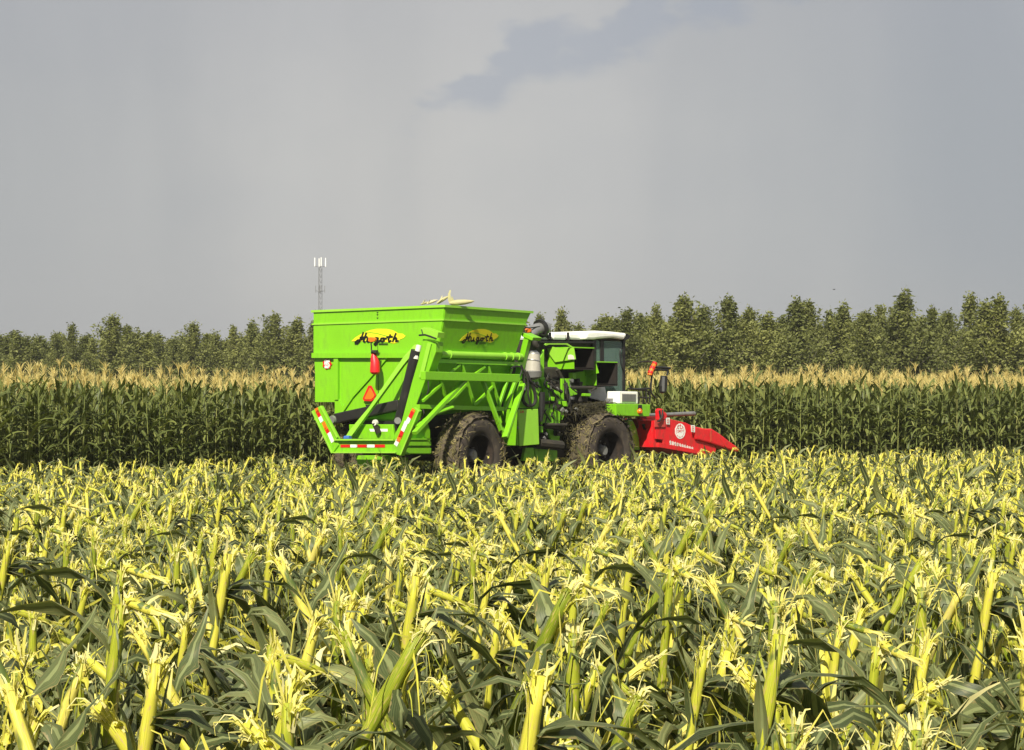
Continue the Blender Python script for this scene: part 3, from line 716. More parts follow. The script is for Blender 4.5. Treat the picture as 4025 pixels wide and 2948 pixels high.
# logos
def ribbon(m, P3, w, nrm):
    for p, q in zip(P3, P3[1:]):
        t = (q - p).normalized(); sd = t.cross(nrm) * w / 2; e_ = t * w * .35
        o = len(m.v); m.v += [p - sd - e_, q - sd + e_, q + sd + e_, p + sd - e_]; m.f.append((o, o + 1, o + 2, o + 3))
LENS = [(70, 288), (130, 232), (200, 190), (262, 160), (330, 132), (430, 113), (560, 115), (640, 130), (700, 160), (720, 178), (780, 180), (826, 212), (798, 242), (742, 265), (728, 300), (660, 318), (560, 296), (400, 292), (250, 285), (170, 290), (120, 285)]
SCR = [[(238, 168), (218, 225), (188, 285), (158, 318), (130, 318), (128, 300), (160, 276), (215, 262), (262, 248)], [(280, 176), (262, 225), (244, 285), (262, 296)], [(196, 238), (290, 228)],
       [(300, 240), (290, 282), (306, 294), (334, 282), (350, 244)], [(350, 244), (344, 288), (362, 290)], [(440, 244), (408, 242), (394, 268), (408, 288), (432, 280), (444, 246)], [(444, 246), (432, 310), (410, 338), (392, 326), (410, 306), (470, 280)],
       [(520, 246), (486, 250), (478, 276), (500, 290), (528, 276), (524, 248), (556, 252)], [(612, 200), (588, 262), (594, 290), (622, 282)], [(566, 232), (640, 224)], [(690, 182), (664, 240), (648, 290)], [(656, 262), (690, 240), (700, 252), (690, 286), (722, 282)]]
def logo(fn, nrm, k):
    m = MB(); pts = [fn(x, y, .004) for x, y in LENS]
    m.prism(pts, nrm * -.003); root = m.build('maker_logo', P_YEL, hopper)
    t = MB()
    for s_ in SCR: ribbon(t, [fn(x, y, .009) for x, y in s_], .042 * k, nrm)
    for x0 in range(455, 570, 16): ribbon(t, [fn(x0, 316, .009), fn(x0 + 9, 316, .009)], .012, nrm); ribbon(t, [fn(x0, 332, .009), fn(x0 + 11, 332, .009)], .012, nrm)
    t.build('lettering', P_INK, root)
    w_ = MB(); ribbon(w_, [fn(x, y, .007) for x, y in ((262, 172), (340, 166), (430, 178), (500, 198), (570, 216))], .016 * k, nrm)
    w_.build('swoosh', P_GREEN, root)
logo(lambda x, y, e: A.at(cL(x, y), u=-e - .018), -A.F, 1)
c1, c2, c3 = A.w(0, LV[1][0], LV[1][2]), A.w(LV[1][1], LV[1][0], LV[1][2]), A.w(0, LV[2][0], LV[2][2])
ns = (c2 - c1).cross(c3 - c1).normalized(); ns = ns if ns.dot(-A.L) > 0 else -ns
def fs(x, y, e):
    X = 1572 + (x - 70) * (2114 - 1572) / (826 - 70); return hit(cL(X, 118 + (y - 113) * .93 ), c1 + ns * (e + .018), ns)
logo(fs, ns, .75)
# number badge: a red flower-edged disc with a 5
bd = MB(); bc = [(196 + (39 + 5 * math.cos(7 * t)) * math.cos(t), 668 + (43 + 5 * math.cos(7 * t)) * math.sin(t)) for t in [2 * math.pi * i / 42 for i in range(42)]]
bd.prism([A.at(cA(*p), u=-.020) for p in bc], A.F * .004); badge = bd.build('number_badge', P_REFR, hopper)
n5 = MB(); ribbon(n5, [A.at(cA(*p), u=-.026) for p in ((214, 640), (182, 640), (180, 664), (202, 662), (213, 678), (206, 694), (180, 692))], .05, -A.F); n5.build('numeral', P_WHITE, badge)
# slow-vehicle triangle, lamp on its rod, red extinguisher sleeve
tri = MB().prism([A.at(cA(*p), u=-.07) for p in ((568, 862), (592, 862), (636, 948), (626, 975), (596, 1003), (530, 1000), (516, 980))], A.F * .02).build('warning_triangle', P_REFR, HV)
MB().prism([A.at(cA(*p), u=-.078) for p in ((578, 885), (588, 885), (622, 950), (612, 968), (590, 986), (540, 986), (532, 976))], A.F * .006).build('orange_centre', P_ORANGE, tri)
MB().prism([A.at(cA(*p), u=-.36) for p in ((566, 430), (586, 424), (618, 428), (628, 442), (622, 464), (590, 470), (566, 462))], A.F * .06).build('rear_lamp', P_ORANGE, HV, .01)
MB().tube([A.at(cA(*p), u=-.33) for p in ((592, 468), (596, 510), (598, 545), (618, 562), (640, 566))], .014, 8, smooth=4).build('lamp_rod', P_BLACK, HV, smooth=True)
ext = MB().tube([A.at(cA(*p), u=-.26) for p in ((619, 575), (620, 600), (628, 650), (629, 700), (629, 742), (629, 760))], [.045, .065, .088, .10, .10, .06], 12).build('extinguisher', P_RED, HV, smooth=True)
MB().tube([A.at(cA(604, 562), u=-.26), A.at(cA(648, 562), u=-.26)], .045, 10).build('cap', P_BLACK, ext)
# lift cylinder and dark cross tube
cyl = MB().tube([A.at(cA(1012, 545), u=-.26), A.at(cA(868, 1150), u=-.26), A.at(cA(812, 1290), u=-.26)], [.125, .125, .12], 16).build('lift_cylinder', P_BLACK, HV, smooth=True)
MB().tube([A.at(cA(1026, 500), u=-.26), A.at(cA(996, 625), u=-.33)], .055, 12).build('rod', P_CREAM, cyl, smooth=True)
MB().tube([A.at(cA(833, 1178), u=-.39), A.at(cA(833, 1178), u=-.42)], .065, 14).build('pin', P_GREY, cyl, smooth=True)
MB().bar(A.at(cA(862, 1035), u=-.12), A.at(cA(285, 1160), u=-.12), .18, .20).build('cross_tube', P_BLACK, HV, .02)
MB().box(A, -.05, .2, A.c(A.at(cA(815, 1190), u=-.05))[1], A.c(A.at(cA(330, 1190), u=-.05))[1], A.c(A.at(cA(500, 1208), u=-.05))[2], A.c(A.at(cA(500, 1178), u=-.05))[2]).build('rear_beam', P_BLACK, HV)
# long brace crossing the rear
MB().prism([A.at(cA(x, y), u=u_) for x, y, u_ in ((985, 492, -.2), (1030, 500, -.2), (880, 680, -.3), (600, 1062, -.5), (400, 1338, -.6), (352, 1338, -.6), (395, 1268, -.58), (570, 1060, -.5), (880, 610, -.3))], A.F * .07).build('long_brace', P_LIME, HV)
MB().prism([A.at(cA(*p), u=-.16) for p in ((540, 1035), (580, 1035), (600, 1060), (556, 1066))], A.F * .05).build('brace_pad', P_BLACK, HV)
# right-hand lift mast with bracket and latch
mast = MB().prism([A.at(cA(x, y), u=-.40) for x, y in ((1060, 440), (1180, 470), (1176, 560), (1112, 740), (1085, 800), (990, 1060), (960, 1260), (880, 1490), (800, 1480), (790, 1330), (868, 1180), (960, 830), (1015, 640))], A.F * .22).build('lift_mast', P_GREEN, HV, .012)
MB().bar(A.at(cA(1122, 480), u=-.42), A.at(cA(1045, 790), u=-.42), .09, .03, A.F).build('mast_channel', P_LIME, mast)
MB().prism([A.at(cA(*p), u=-.44) for p in ((1040, 345), (1066, 336), (1198, 382), (1190, 430), (1150, 424), (1075, 398))], A.F * .2).build('mast_bracket', P_LIME, mast)
MB().tube([A.at(cA(*p), u=-.48) for p in ((1026, 408), (1080, 404), (1130, 420), (1180, 440))], .018, 6).tube([A.at(cA(*p), u=-.48) for p in ((1048, 355), (1060, 404))], .010, 6).build('latch', P_BLACK, mast)
# green box under the hopper with its white strip and knob
cb = MB().prism([A.at(cA(*p), u=-.42) for p in ((393, 1212), (790, 1212), (800, 1345), (400, 1345))], A.F * .3).build('tail_box', P_GREEN, HV, .01)
MB().prism([A.at(cA(*p), u=-.426) for p in ((578, 1252), (742, 1252), (742, 1276), (586, 1276))], A.F * .004).build('white_strip', P_REFW, cb)
MB().tube([A.at(cA(622, 1195), u=-.55), A.at(cA(660, 1285), u=-.46)], [.05, .055], 12).build('stub_pipe', P_DARK, cb, smooth=True)
MB().lathe(A.at(cA(622, 1196), u=-.58), A.F, [(0, .001), (0, .055), (.03, .06), (.05, .06)], 16).build('pipe_cap', P_CREAM, cb, smooth=True)
# U-shaped rear bumper with reflective strips
bu = MB()
bu.prism([A.at(cA(*p), u=-1.0) for p in ((268, 1346), (812, 1346), (826, 1392), (820, 1470), (240, 1470), (250, 1400))], A.F * .10)
bu.prism([A.at(cA(*p), u=-1.03) for p in ((62, 1088), (136, 1040), (292, 1338), (300, 1400), (240, 1478), (160, 1320))], A.F * .09)
bu.prism([A.at(cA(*p), u=-1.03) for p in ((985, 1055), (1028, 1088), (868, 1498), (790, 1475), (786, 1400), (960, 1075))], A.F * .09)
bumper = bu.build('bumper', P_GREEN, HV, .015)
ed = MB()
ed.bar(A.at(cA(262, 1350), u=-1.05), A.at(cA(800, 1350), u=-1.05), .05, .03); ed.bar(A.at(cA(255, 1464), u=-1.04), A.at(cA(820, 1464), u=-1.04), .05, .025)
ed.bar(A.at(cA(138, 1046), u=-1.06), A.at(cA(288, 1330), u=-1.06), .03, .03, A.F); ed.bar(A.at(cA(64, 1092), u=-1.06), A.at(cA(242, 1470), u=-1.06), .03, .03, A.F)
ed.bar(A.at(cA(1024, 1092), u=-1.06), A.at(cA(858, 1492), u=-1.06), .03, .03, A.F); ed.build('bumper_edges', P_LIME, bumper)
def tape(x0, y0, x1, y1, mat, w=.055, u_=-1.008, nm='reflective_tape'):
    m = MB(); ribbon(m, [A.at(cG(x0, y0), u=u_), A.at(cG(x1, y1), u=u_)], w, -A.F)
    m.build(nm, mat, bumper)
for x0, x1, mt in ((630, 785, P_REFR), (792, 920, P_REFW), (932, 1105, P_REFR), (1118, 1245, P_REFW), (1260, 1440, P_REFR)): tape(x0, 927, x1, 927, mt)
for x0, y0, x1, y1, mt in ((165, 240, 175, 275, P_ORANGE), (180, 285, 225, 375, P_REFR), (235, 400, 255, 445, P_REFW), (300, 500, 340, 590, P_ORANGE), (345, 600, 385, 675, P_REFR), (405, 700, 460, 825, P_REFW)): tape(x0, y0, x1, y1, mt, .085, -1.038)
for x0, y0, x1, y1, mt in ((1990, 255, 1975, 290, P_ORANGE), (1965, 300, 1925, 390, P_REFR), (1905, 420, 1885, 460, P_REFW), (1850, 495, 1795, 620, P_REFW), (1780, 650, 1745, 740, P_REFR), (1735, 750, 1705, 820, P_ORANGE), (1690, 840, 1665, 890, P_REFW)): tape(x0, y0, x1, y1, mt, .085, -1.038)
MB().tube([A.at(cG(700, 775), u=-1.02), A.at(cG(800, 775), u=-1.02)], .045, 10).build('blue_coupling', P_BLUE, bumper, smooth=True)
MB().lathe(A.at(cG(440, 435), u=-.6), A.F, [(0, .001), (0, .08), (.05, .09), (.1, .05)], 16).build('tail_lamp', P_GREY, HV, smooth=True)
zb0, zb1 = A.c(A.at(cA(500, 1470), u=-1.0))[2], A.c(A.at(cA(500, 1346), u=-1.0))[2]
fr_ = MB()
for v_ in (.9, 1.75): fr_.box(A, -.93, 5.0, v_ - .07, v_ + .07, zb0 + .05, zb1)
fr_.box(A, -.4, -.1, .97, 1.68, zb0 + .05, zb1 - .02)
fr_.box(A, 2.8, 3.1, .3, 3.3, zb0 + .02, zb1 - .04)
fr_.build('chassis', P_DARK, HV)
MB().prism([A.at(cA(*p), u=-.5) for p in ((445, 1492), (722, 1492), (690, 1604), (482, 1604))], A.F * .35).build('tow_hitch', P_GREEN, HV, .012)
MB().prism([A.at(cA(700, 1500), u=-.3), A.at(cA(900, 1510), u=0), A.at(cA(880, 1600), u=0), A.at(cA(690, 1600), u=-.3)], A.F * .1).build('drop_plate', P_GREEN, HV)
sp_ = MB()
for y0, y1 in ((1338, 1352), (1368, 1402), (1424, 1472)):
    sp_.prism([A.at(cA(*p), v=.42) for p in ((905, y0), (1135, y0), (1135, y1), (890, y1))], A.L * .12)
sp_.build('side_rails', P_GREEN, HV)
MB().prism([A.at(cA(*p), v=.55) for p in ((1005, 1180), (1060, 1175), (1110, 1215), (1125, 1270), (1125, 1480), (930, 1480), (950, 1330))], A.L * .06).build('wheel_guard', P_GREEN, HV)
MB().prism([A.at(cA(*p), u=-.2) for p in ((1003, 1150), (1022, 1130), (1030, 1200), (1020, 1245), (998, 1235))], A.F * .05).build('side_reflector', P_REFR, HV)

# ---- side lattice carrying the hopper
vs = LV[2][0]
MB().prism([A.at(cA(1150, 590), v=vs + .08), A.at(cA(1900, 600), v=vs + .08), A.at(cA(1760, 1075), v=vs + .55), A.at(cA(1010, 1075), v=vs + .55)], A.L * .04).build('lower_side_panel', P_GREEN, HV)
MB().prism([A.at(cA(870, 1172), v=vs + .6), A.at(cA(1760, 1062), v=vs + .6), A.at(cA(1840, 1400), v=vs + 1.0), A.at(cA(1100, 1400), v=vs + 1.0)], A.L * .04).build('inner_panel', P_DARK, HV)
tb = MB().tube([A.at(cA(1172, 578), v=vs - .05), A.at(cA(1945, 602), v=vs - .05)], .068, 14)
for x in (1215, 1300, 1800, 1860, 1915): tb.tube([A.at(cA(x - 6, 578 + (x - 1172) * .031), v=vs - .06), A.at(cA(x + 6, 578 + (x - 1172) * .031), v=vs - .06)], .082, 12)
tb.build('hinge_tube', P_LIME, HV, smooth=True)
la = MB()
def sb(x0, y0, x1, y1, w=.06, h=.06, dv=-.02): la.bar(A.at(cA(x0, y0), v=vs + dv), A.at(cA(x1, y1), v=vs + dv), w, h, A.L)
sb(1190, 640, 1950, 668, .07, .08); sb(1012, 1050, 1775, 1072, .08, .11)
for x0, y0, x1, y1 in ((1170, 660, 1262, 955), (1410, 665, 1525, 1040), (1645, 680, 1755, 1055), (1395, 670, 1290, 755), (1615, 690, 1530, 760), (1060, 1000, 1225, 850), (1290, 1030, 1450, 850), (1530, 1030, 1690, 870), (1225, 850, 1262, 955)): sb(x0, y0, x1, y1, .045, .05)
la.build('side_lattice', P_GREEN, HV)
MB().bar(A.at(cA(1060, 772), v=vs - .30), A.at(cA(1915, 796), v=vs - .30), .12, .16).build('side_rail', P_GREEN, HV, .01)
st_ = MB()
st_.bar(A.at(cA(1438, 815), v=vs - .22), A.at(cA(985, 1290), v=vs - .42), .06, .10, A.L); st_.bar(A.at(cA(1600, 815), v=vs - .22), A.at(cA(1765, 1262), v=vs - .36), .05, .08, A.L)
st_.build('support_struts', P_GREEN, HV)
st2 = MB(); st2.tube([A.at(cA(*p), v=vs - .35) for p in ((1005, 1235), (1080, 1170), (1180, 1110), (1330, 1058))], .035, 8); st2.build('fender_edge', P_GREEN, HV, smooth=True)
MB().tube([A.at(cA(*p), u=-.36) for p in ((1040, 700), (1052, 800), (1050, 900), (1020, 1000), (990, 1060))], .02, 8, smooth=3).tube([A.at(cA(*p), u=-.30) for p in ((1075, 1000), (1110, 900), (1100, 800), (1050, 720))], .014, 8, smooth=3).tube([A.at(cA(*p), u=-.25) for p in ((1060, 1075), (1072, 1120), (1050, 1160), (1000, 1200))], .012, 8, smooth=3).build('mast_hose', P_RUB, HV, smooth=True)
# front posts between hopper and engine bay
po = MB()
uf = LV[1][1]
po.bar(A.at(cA(2010, 420), u=uf + .1), A.at(cA(1910, 830), u=uf + .15), .13, .12, A.F)
po.bar(A.at(cA(1905, 800), v=vs - .05), A.at(cA(1795, 1090), v=vs - .05), .07, .07, A.L)
po.bar(A.at(cA(1960, 850), v=vs - .2), A.at(cA(1800, 1330), v=vs - .45), .06, .12, A.L)
po.bar(A.at(cA(1860, 700), v=vs + .1), A.at(cA(1740, 1060), v=vs + .1), .06, .06, A.L)
po.prism([A.at(cA(*p), u=uf + .02) for p in ((1940, 395), (1958, 382), (2056, 426), (2044, 456), (1955, 420))], A.F * .3)
po.build('inclined_posts', P_GREEN, HV, .008)
MB().prism([A.at(cA(*p), u=uf + .25) for p in ((1800, 900), (1910, 850), (1912, 1390), (1790, 1385), (1780, 1200))], A.F * .1).build('rear_bulkhead', P_GREEN, HV)
MB().prism([A.at(cA(*p), u=uf + .2) for p in ((1822, 1135), (1850, 1125), (1855, 1180), (1845, 1258), (1815, 1245))], A.F * .03).build('bulkhead_reflector', P_REFR, HV)

# ---- wheels
def wheel(fr, u, v, z, out, Rw=.87, Wt=.54, seed=0):
    """out = -1: outer face toward the machine's right"""
    ax = fr.L * -out * -1 if False else fr.L * (-out)           # axis pointing inward from the outer face
    c = fr.w(u, v, z); root = empty('wheel', c - parent_loc(HV)); root.parent = HV
    h = Wt; K = .93
    prof = [(.06, .43), (.015, .47), (.0, .55), (-.012, .66), (.03, .77), (.075, .815), (h * .5, .832), (h - .075, .815), (h - .03, .77), (h + .012, .66), (h, .55), (h - .03, .44)]
    prof = [(d_, r_ * K) for d_, r_ in prof]; t = MB().lathe(c, ax, prof, 64)
    a = ax.cross(ZA).normalized()
    for i in range(44):                                       # chevron lugs
        q = 2 * math.pi * i / 44; sgn = i % 2
        d0, d1 = (.02, h * .56) if sgn else (h - .02, h * .44)
        def pt(d, r, an): return c + ax * d + (a * math.cos(an) + ax.cross(a) * math.sin(an)) * r * K
        dq = .13; w_ = .030
        P = [pt(d0, .80, q - w_), pt(d0, .80, q + w_), pt(d1, .825, q + dq + w_), pt(d1, .825, q + dq - w_)]
        P2 = [pt(d0, .868, q - w_ * .8), pt(d0, .868, q + w_ * .8), pt(d1, .885, q + dq + w_ * .8), pt(d1, .885, q + dq - w_ * .8)]
        o = len(t.v); t.v += P + P2; t.f += [(o + 4, o + 5, o + 6, o + 7), (o, o + 1, o + 5, o + 4), (o + 1, o + 2, o + 6, o + 5), (o + 2, o + 3, o + 7, o + 6), (o + 3, o, o + 4, o + 7)]
    t.build('tyre', P_TYRE, root, smooth=True)
    MB().lathe(c, ax, [(.055, .445), (.02, .43), (.03, .40), (.10, .385), (.34, .36), (.36, .30), (.37, .14), (.37, .001)], 48).build('rim', P_SHADE, root, smooth=True)  # near-black colour paints in the shade of the deep dish
    hb = MB().lathe(c, ax, [(.18, .001), (.18, .09), (.21, .12), (.36, .14)], 24)
    for k in range(8): q = k * .785; p = c + ax * .35 + (a * math.cos(q) + ax.cross(a) * math.sin(q)) * .2; hb.tube([p, p - ax * .05], .018, 6)
    hb.build('hub', P_GREY, root, smooth=True)
    # caked mud and trash on the tread
    rg = random.Random(seed); m = MB(); sv = Veg()
    n, k = 80, 9; o = len(m.v)
    for j in range(k):
        for i in range(n):
            q = 2 * math.pi * i / n; d = h * (j / (k - 1)) * 1.02 - .005
            e_ = abs(j / (k - 1) - .5) * 2; n_ = noise.noise(Vector((math.cos(q) * 5, math.sin(q) * 5, j * .9 + seed)))
            r = K * .86 + .045 * n_ - .05 * e_ ** 3 + rg.uniform(-.012, .012)
            m.v.append(tuple(c + ax * d + (a * math.cos(q) + ax.cross(a) * math.sin(q)) * r))
    for j in range(k - 1):
        for i in range(n): i2 = (i + 1) % n; m.f.append((o + j * n + i, o + j * n + i2, o + (j + 1) * n + i2, o + (j + 1) * n + i))
    m.build('caked_mud', P_MUD, root, smooth=True)
    for i in range(1100):
        q = rg.uniform(0, 6.28); d = rg.uniform(-.01, h); r = K * rg.uniform(.86, .90)
        if rg.random() < .12: d = rg.uniform(-.03, .0); r = K * rg.uniform(.6, .85)
        rd = a * math.cos(q) + ax.cross(a) * math.sin(q); p = c + ax * d + rd * r - c + (c - parent_loc(root))
        t_ = (rd.cross(ax) * rg.gauss(0, 1) + ax * rg.gauss(0, 1)).normalized() * rg.uniform(.05, .17)
        sv.strip([p, p + t_ * .5 + rd * rg.uniform(0, .03), p + t_ + rd * rg.uniform(-.02, .03)], rg.uniform(.006, .02), 0, rg.random(), rd)
    so = link('straw', veg_mesh('straw', sv.arr(), [P_STRAW]), root)
def wheel_u(fr, P, v): return fr.c(fr.at(P, v=v))[0]
wu = wheel_u(A, cA(1592, 1440), -.10)
wheel(A, wu, -.10, GZ + .86, -1, seed=1)
wheel(A, wu, 3.0, GZ + .86, 1, seed=2)
qu = wheel_u(Q, cB(1000, 1200), 0)
wheel(Q, qu, 0, GZ + .86, -1, seed=3)
wheel(Q, qu, 3.1, GZ + .86, 1, seed=4)
axl = MB().tube([A.w(wu, .35, GZ + .86), A.w(wu, 2.7, GZ + .86)], .13, 12).tube([Q.w(qu, .35, GZ + .86), Q.w(qu, 2.8, GZ + .86)], .13, 12).build('axles', P_DARK, HV, smooth=True)

# ---- front unit: dark machinery block, panels, ducts
def q_(P, **k): return Q.at(P, **k)
ub0 = Q.c(q_(cB(350, 900), v=.75))[0]; ub1 = Q.c(q_(cB(1100, 900), v=.75))[0]
zt, zbm = Q.c(q_(cB(600, 500), v=.75))[2], Q.c(q_(cB(600, 1150), v=.75))[2]
ubm = Q.c(q_(cB(800, 900), v=.75))[0]; zdk = Q.c(q_(cB(900, 790), v=.75))[2]
MB().box(Q, ub0 - .3, ubm, .75, 2.9, zbm, zt + .1).build('engine_block', P_DARK, HV, .05)
MB().box(Q, ubm + .01, ub1, .75, 2.9, zbm, zdk).build('lower_block', P_DARK, HV, .05)
MB().box(Q, ub0 - .3, ub1 - .1, .6, 2.6, zbm - .25, zbm - .01).build('front_chassis', P_DARK, HV)
# cabinet with door
dr = [(163, 836), (342, 828), (352, 1142), (178, 1158)]
cu0 = Q.c(q_(cB(165, 900), v=.05))[0]; cu1 = Q.c(q_(cB(348, 900), v=.05))[0]; cz0 = Q.c(q_(cB(250, 1150), v=.05))[2]; cz1 = Q.c(q_(cB(250, 832), v=.05))[2]
cab_ = MB().box(Q, cu0, cu1, .065, .75, cz0, cz1).build('cabinet', P_GREEN, HV)
door = MB().prism([q_(cB(*p), v=.06) for p in dr], -Q.L * .025).build('cabinet_door', P_LIME, cab_, .006)
lx = MB()
for s_ in (((192, 845), (193, 860), (202, 860)), ((207, 845), (222, 861)), ((222, 845), (207, 861))): ribbon(lx, [q_(cB(*p), v=.030) for p in s_], .014, -Q.L)
lx.build('red_mark', P_REFR, cab_)
MB().tube([q_(cB(168, 985), v=.02), q_(cB(172, 1005), v=.02)], .015, 6).build('door_catch', P_GREY, cab_)
up_ = MB().prism([q_(cB(*p), v=.12) for p in ((165, 650), (200, 560), (350, 560), (375, 640), (362, 800), (350, 824), (165, 824))], Q.L * .4).build('upper_cabinet', P_GREEN, HV, .01)
MB().tube([q_(cB(*p), v=.06) for p in ((228, 480), (222, 560), (238, 640), (215, 700), (225, 770), (275, 805), (320, 775), (322, 690), (300, 620), (270, 560), (245, 500))], .034, 8, smooth=4).tube([q_(cB(*p), v=.0) for p in ((240, 500), (262, 600), (262, 700), (285, 800))], .020, 8, smooth=4).tube([q_(cB(*p), v=.03) for p in ((200, 440), (235, 520), (300, 600), (345, 640))], .02, 8, smooth=4).tube([q_(cB(*p), v=-.02) for p in ((180, 560), (205, 470), (150, 450), (110, 470))], .016, 8, smooth=4).build('hydraulic_hoses', P_RUB, HV, smooth=True)
MB().tube([q_(cB(382, 680), v=.1), q_(cB(382, 800), v=.1), q_(cB(376, 940), v=.1)], [.07, .07, .03], 10).build('black_cylinder', P_BLACK, HV, smooth=True)
# engine-side plates
pn = MB()
for poly, v_ in ((((590, 560), (640, 560), (650, 700), (600, 720)), .5), (((600, 640), (690, 660), (700, 700), (620, 720)), .45), (((690, 500), (860, 490), (866, 616), (700, 626)), .7), (((372, 560), (420, 560), (470, 640), (530, 690), (560, 720), (560, 770), (400, 765), (392, 640)), .40), (((400, 785), (505, 775), (520, 830), (550, 850), (545, 960), (420, 955), (395, 900)), .35),
                 (((356, 870), (400, 875), (425, 950), (550, 955), (550, 968), (385, 968)), .25), (((428, 1002), (480, 1010), (545, 1060), (540, 1115), (470, 1115)), .45), (((495, 660), (545, 680), (555, 790), (500, 780)), .3), (((560, 560), (582, 560), (580, 900), (562, 930)), .42),
                 (((368, 380), (405, 300), (404, 540), (385, 545), (350, 480)), .42), (((350, 480), (400, 540), (470, 620), (470, 660), (372, 660)), .44)):
    MB().prism([q_(cB(*p), v=v_) for p in poly], Q.L * .05).build('engine_panel', P_GREEN, HV, .008)
dk = MB()
for x0, y0, x1, y1, v_, r_ in ((395, 772, 520, 770, .3, .03), (400, 968, 600, 970, .22, .035), (360, 985, 560, 985, .3, .05), (480, 680, 520, 780, .27, .02), (420, 560, 560, 680, .3, .035), (300, 590, 375, 640, .12, .02), (355, 1130, 560, 1150, .2, .09), (440, 600, 520, 660, .2, .03), (520, 480, 640, 700, .5, .04), (590, 600, 640, 860, .4, .05), (640, 640, 860, 640, .5, .04), (700, 560, 720, 760, .6, .05), (860, 640, 820, 670, .3, .02)):
    MB().tube([q_(cB(x0, y0), v=v_), q_(cB(x1, y1), v=v_)], r_, 8).build('pipe', P_DARK, HV, smooth=True)
fit = MB()
for x, y, v_ in ((570, 830, .2), (600, 850, .18), (690, 830, .2), (340, 600, .1), (310, 600, .1), (420, 1050, .25), (520, 650, .2), (560, 845, .15), (405, 1085, .25)): MB().tube([q_(cB(x - 6, y - 8), v=v_), q_(cB(x + 6, y + 8), v=v_)], .030, 8).build('pipe_fitting', P_GREY, HV, smooth=True)
lp2 = MB().prism([q_(cB(*p), v=.3) for p in ((238, 1175), (310, 1172), (330, 1290), (215, 1290))], Q.L * .08).prism([q_(cB(*p), v=.36) for p in ((318, 1180), (520, 1196), (522, 1295), (335, 1295))], Q.L * .3)
lp2.build('belly_plates', P_GREEN, HV, .008)
for x, y, w_, h_, v_, m_ in ((430, 590, 26, 60, .28, P_GREEN), (500, 580, 40, 30, .3, P_DARK), (470, 720, 30, 40, .22, P_GREEN), (620, 560, 50, 36, .5, P_GREY), (655, 505, 40, 60, .55, P_GREEN), (715, 585, 34, 44, .5, P_DARK), (760, 690, 60, 30, .45, P_GREEN), (590, 760, 30, 50, .3, P_GREEN), (375, 980, 24, 60, .2, P_GREEN), (520, 1020, 34, 50, .3, P_BLACK), (640, 720, 36, 30, .38, P_GREY)):
    MB().prism([q_(cB(x + a_, y + b_), v=v_) for a_, b_ in ((0, 0), (w_, 3), (w_ - 4, h_), (3, h_ - 4))], Q.L * .12).build('housing', m_, HV, .012)
rgp = random.Random(8)
for k in range(14):
    x0, y0 = rgp.uniform(370, 640), rgp.uniform(500, 900); x1, y1 = x0 + rgp.uniform(-60, 120), y0 + rgp.uniform(40, 170)
    MB().tube([q_(cB(x0, y0), v=.3), q_(cB(x0 + rgp.uniform(-20, 20), (y0 + y1) / 2), v=.16), q_(cB(x1, y1), v=.3)], rgp.uniform(.010, .020), 6, smooth=4).build('hose', P_RUB, HV, smooth=True)
# crop trash lying on the decks and hanging in the machinery
tv = Veg(); rgt = random.Random(77)
off = parent_loc(HV)
for k in range(650):
    z_ = rgt.random()
    if k % 3: x, y, v_ = rgt.uniform(660, 1030), rgt.uniform(765, 870), rgt.uniform(.1, .7)
    else: x, y, v_ = rgt.uniform(540, 760), rgt.uniform(820, 1120), rgt.uniform(.25, .7)
    p = q_(cB(x, y), v=v_) - off; a_ = rgt.uniform(0, 6.28); el = rgt.gauss(-.3, .5); L_ = rgt.uniform(.06, .3)
    d = Vector((math.cos(a_) * math.cos(el), math.sin(a_) * math.cos(el), math.sin(el)))
    tv.strip([p, p + d * L_ * .5 + Vector((0, 0, .01)), p + d * L_ + Vector((0, 0, -.04))], rgt.uniform(.008, .03), 0, rgt.random() * .5)
link('crop_trash', veg_mesh('crop_trash', tv.arr(), [plant_mat('old_trash', [(0, (.045, .040, .022)), (.6, (.09, .08, .04)), (1, (.2, .17, .09))], None, .9, .05)]), HV)
# two blower ducts: closed toward the rear, open toward the right side
def duct(rear, mouth, v0, dark, flap):
    (xa, ya, yb), xc, (xd, yc, yd) = rear, mouth[0], mouth[1:]
    p = q_(cB(xc, ya), v=v0); u0, _, z1 = Q.c(p); z0 = Q.c(q_(cB(xc, yb), v=v0))[2]; u1 = Q.c(q_(cB(xd, ya), v=v0))[0]; v1 = Q.c(q_(cB(xa, ya), u=u0))[1]
    t_ = .025; d = MB()
    d.box(Q, u0, u0 + .012, v0, v1, z0, z1)
    d.box(Q, u0 + .012, u1, v0, v1, z1 - .012, z1 + .01)
    ro = d.build('blower_duct', P_GREEN, HV)
    i_ = MB(); i_.box(Q, u1 - .012, u1, v0, v1, z0, z1 - .013); i_.box(Q, u0 + .013, u1 - .013, v0, v1, z0 - .01, z0 + .012); i_.box(Q, u0 + t_ + .002, u1 - t_ - .002, v0 + .5, v0 + .53, z0 + t_ + .002, z1 - t_ - .002); i_.box(Q, u1 - t_ - .012, u1 - t_ - .002, v0 + .01, v0 + .5, z0 + t_ + .002, z1 - t_ - .002); i_.box(Q, u0 + t_ + .002, u1 - t_ - .013, v0 + .01, v0 + .5, z0 + t_ + .002, z0 + t_ + .012)
    i_.build('shaded_lining', P_SHADE, ro)  # shade of the open mouth is put into the lining colour
    m = MB().prism([q_(cB(*p), u=u0 - .05) for p in flap], Q.F * .02); m.build('flap', P_LIME if not dark else P_GREEN, ro)  # lit duct gets lighter flap green, shaded duct the darker one
    return ro, u0, u1, v1, z0, z1
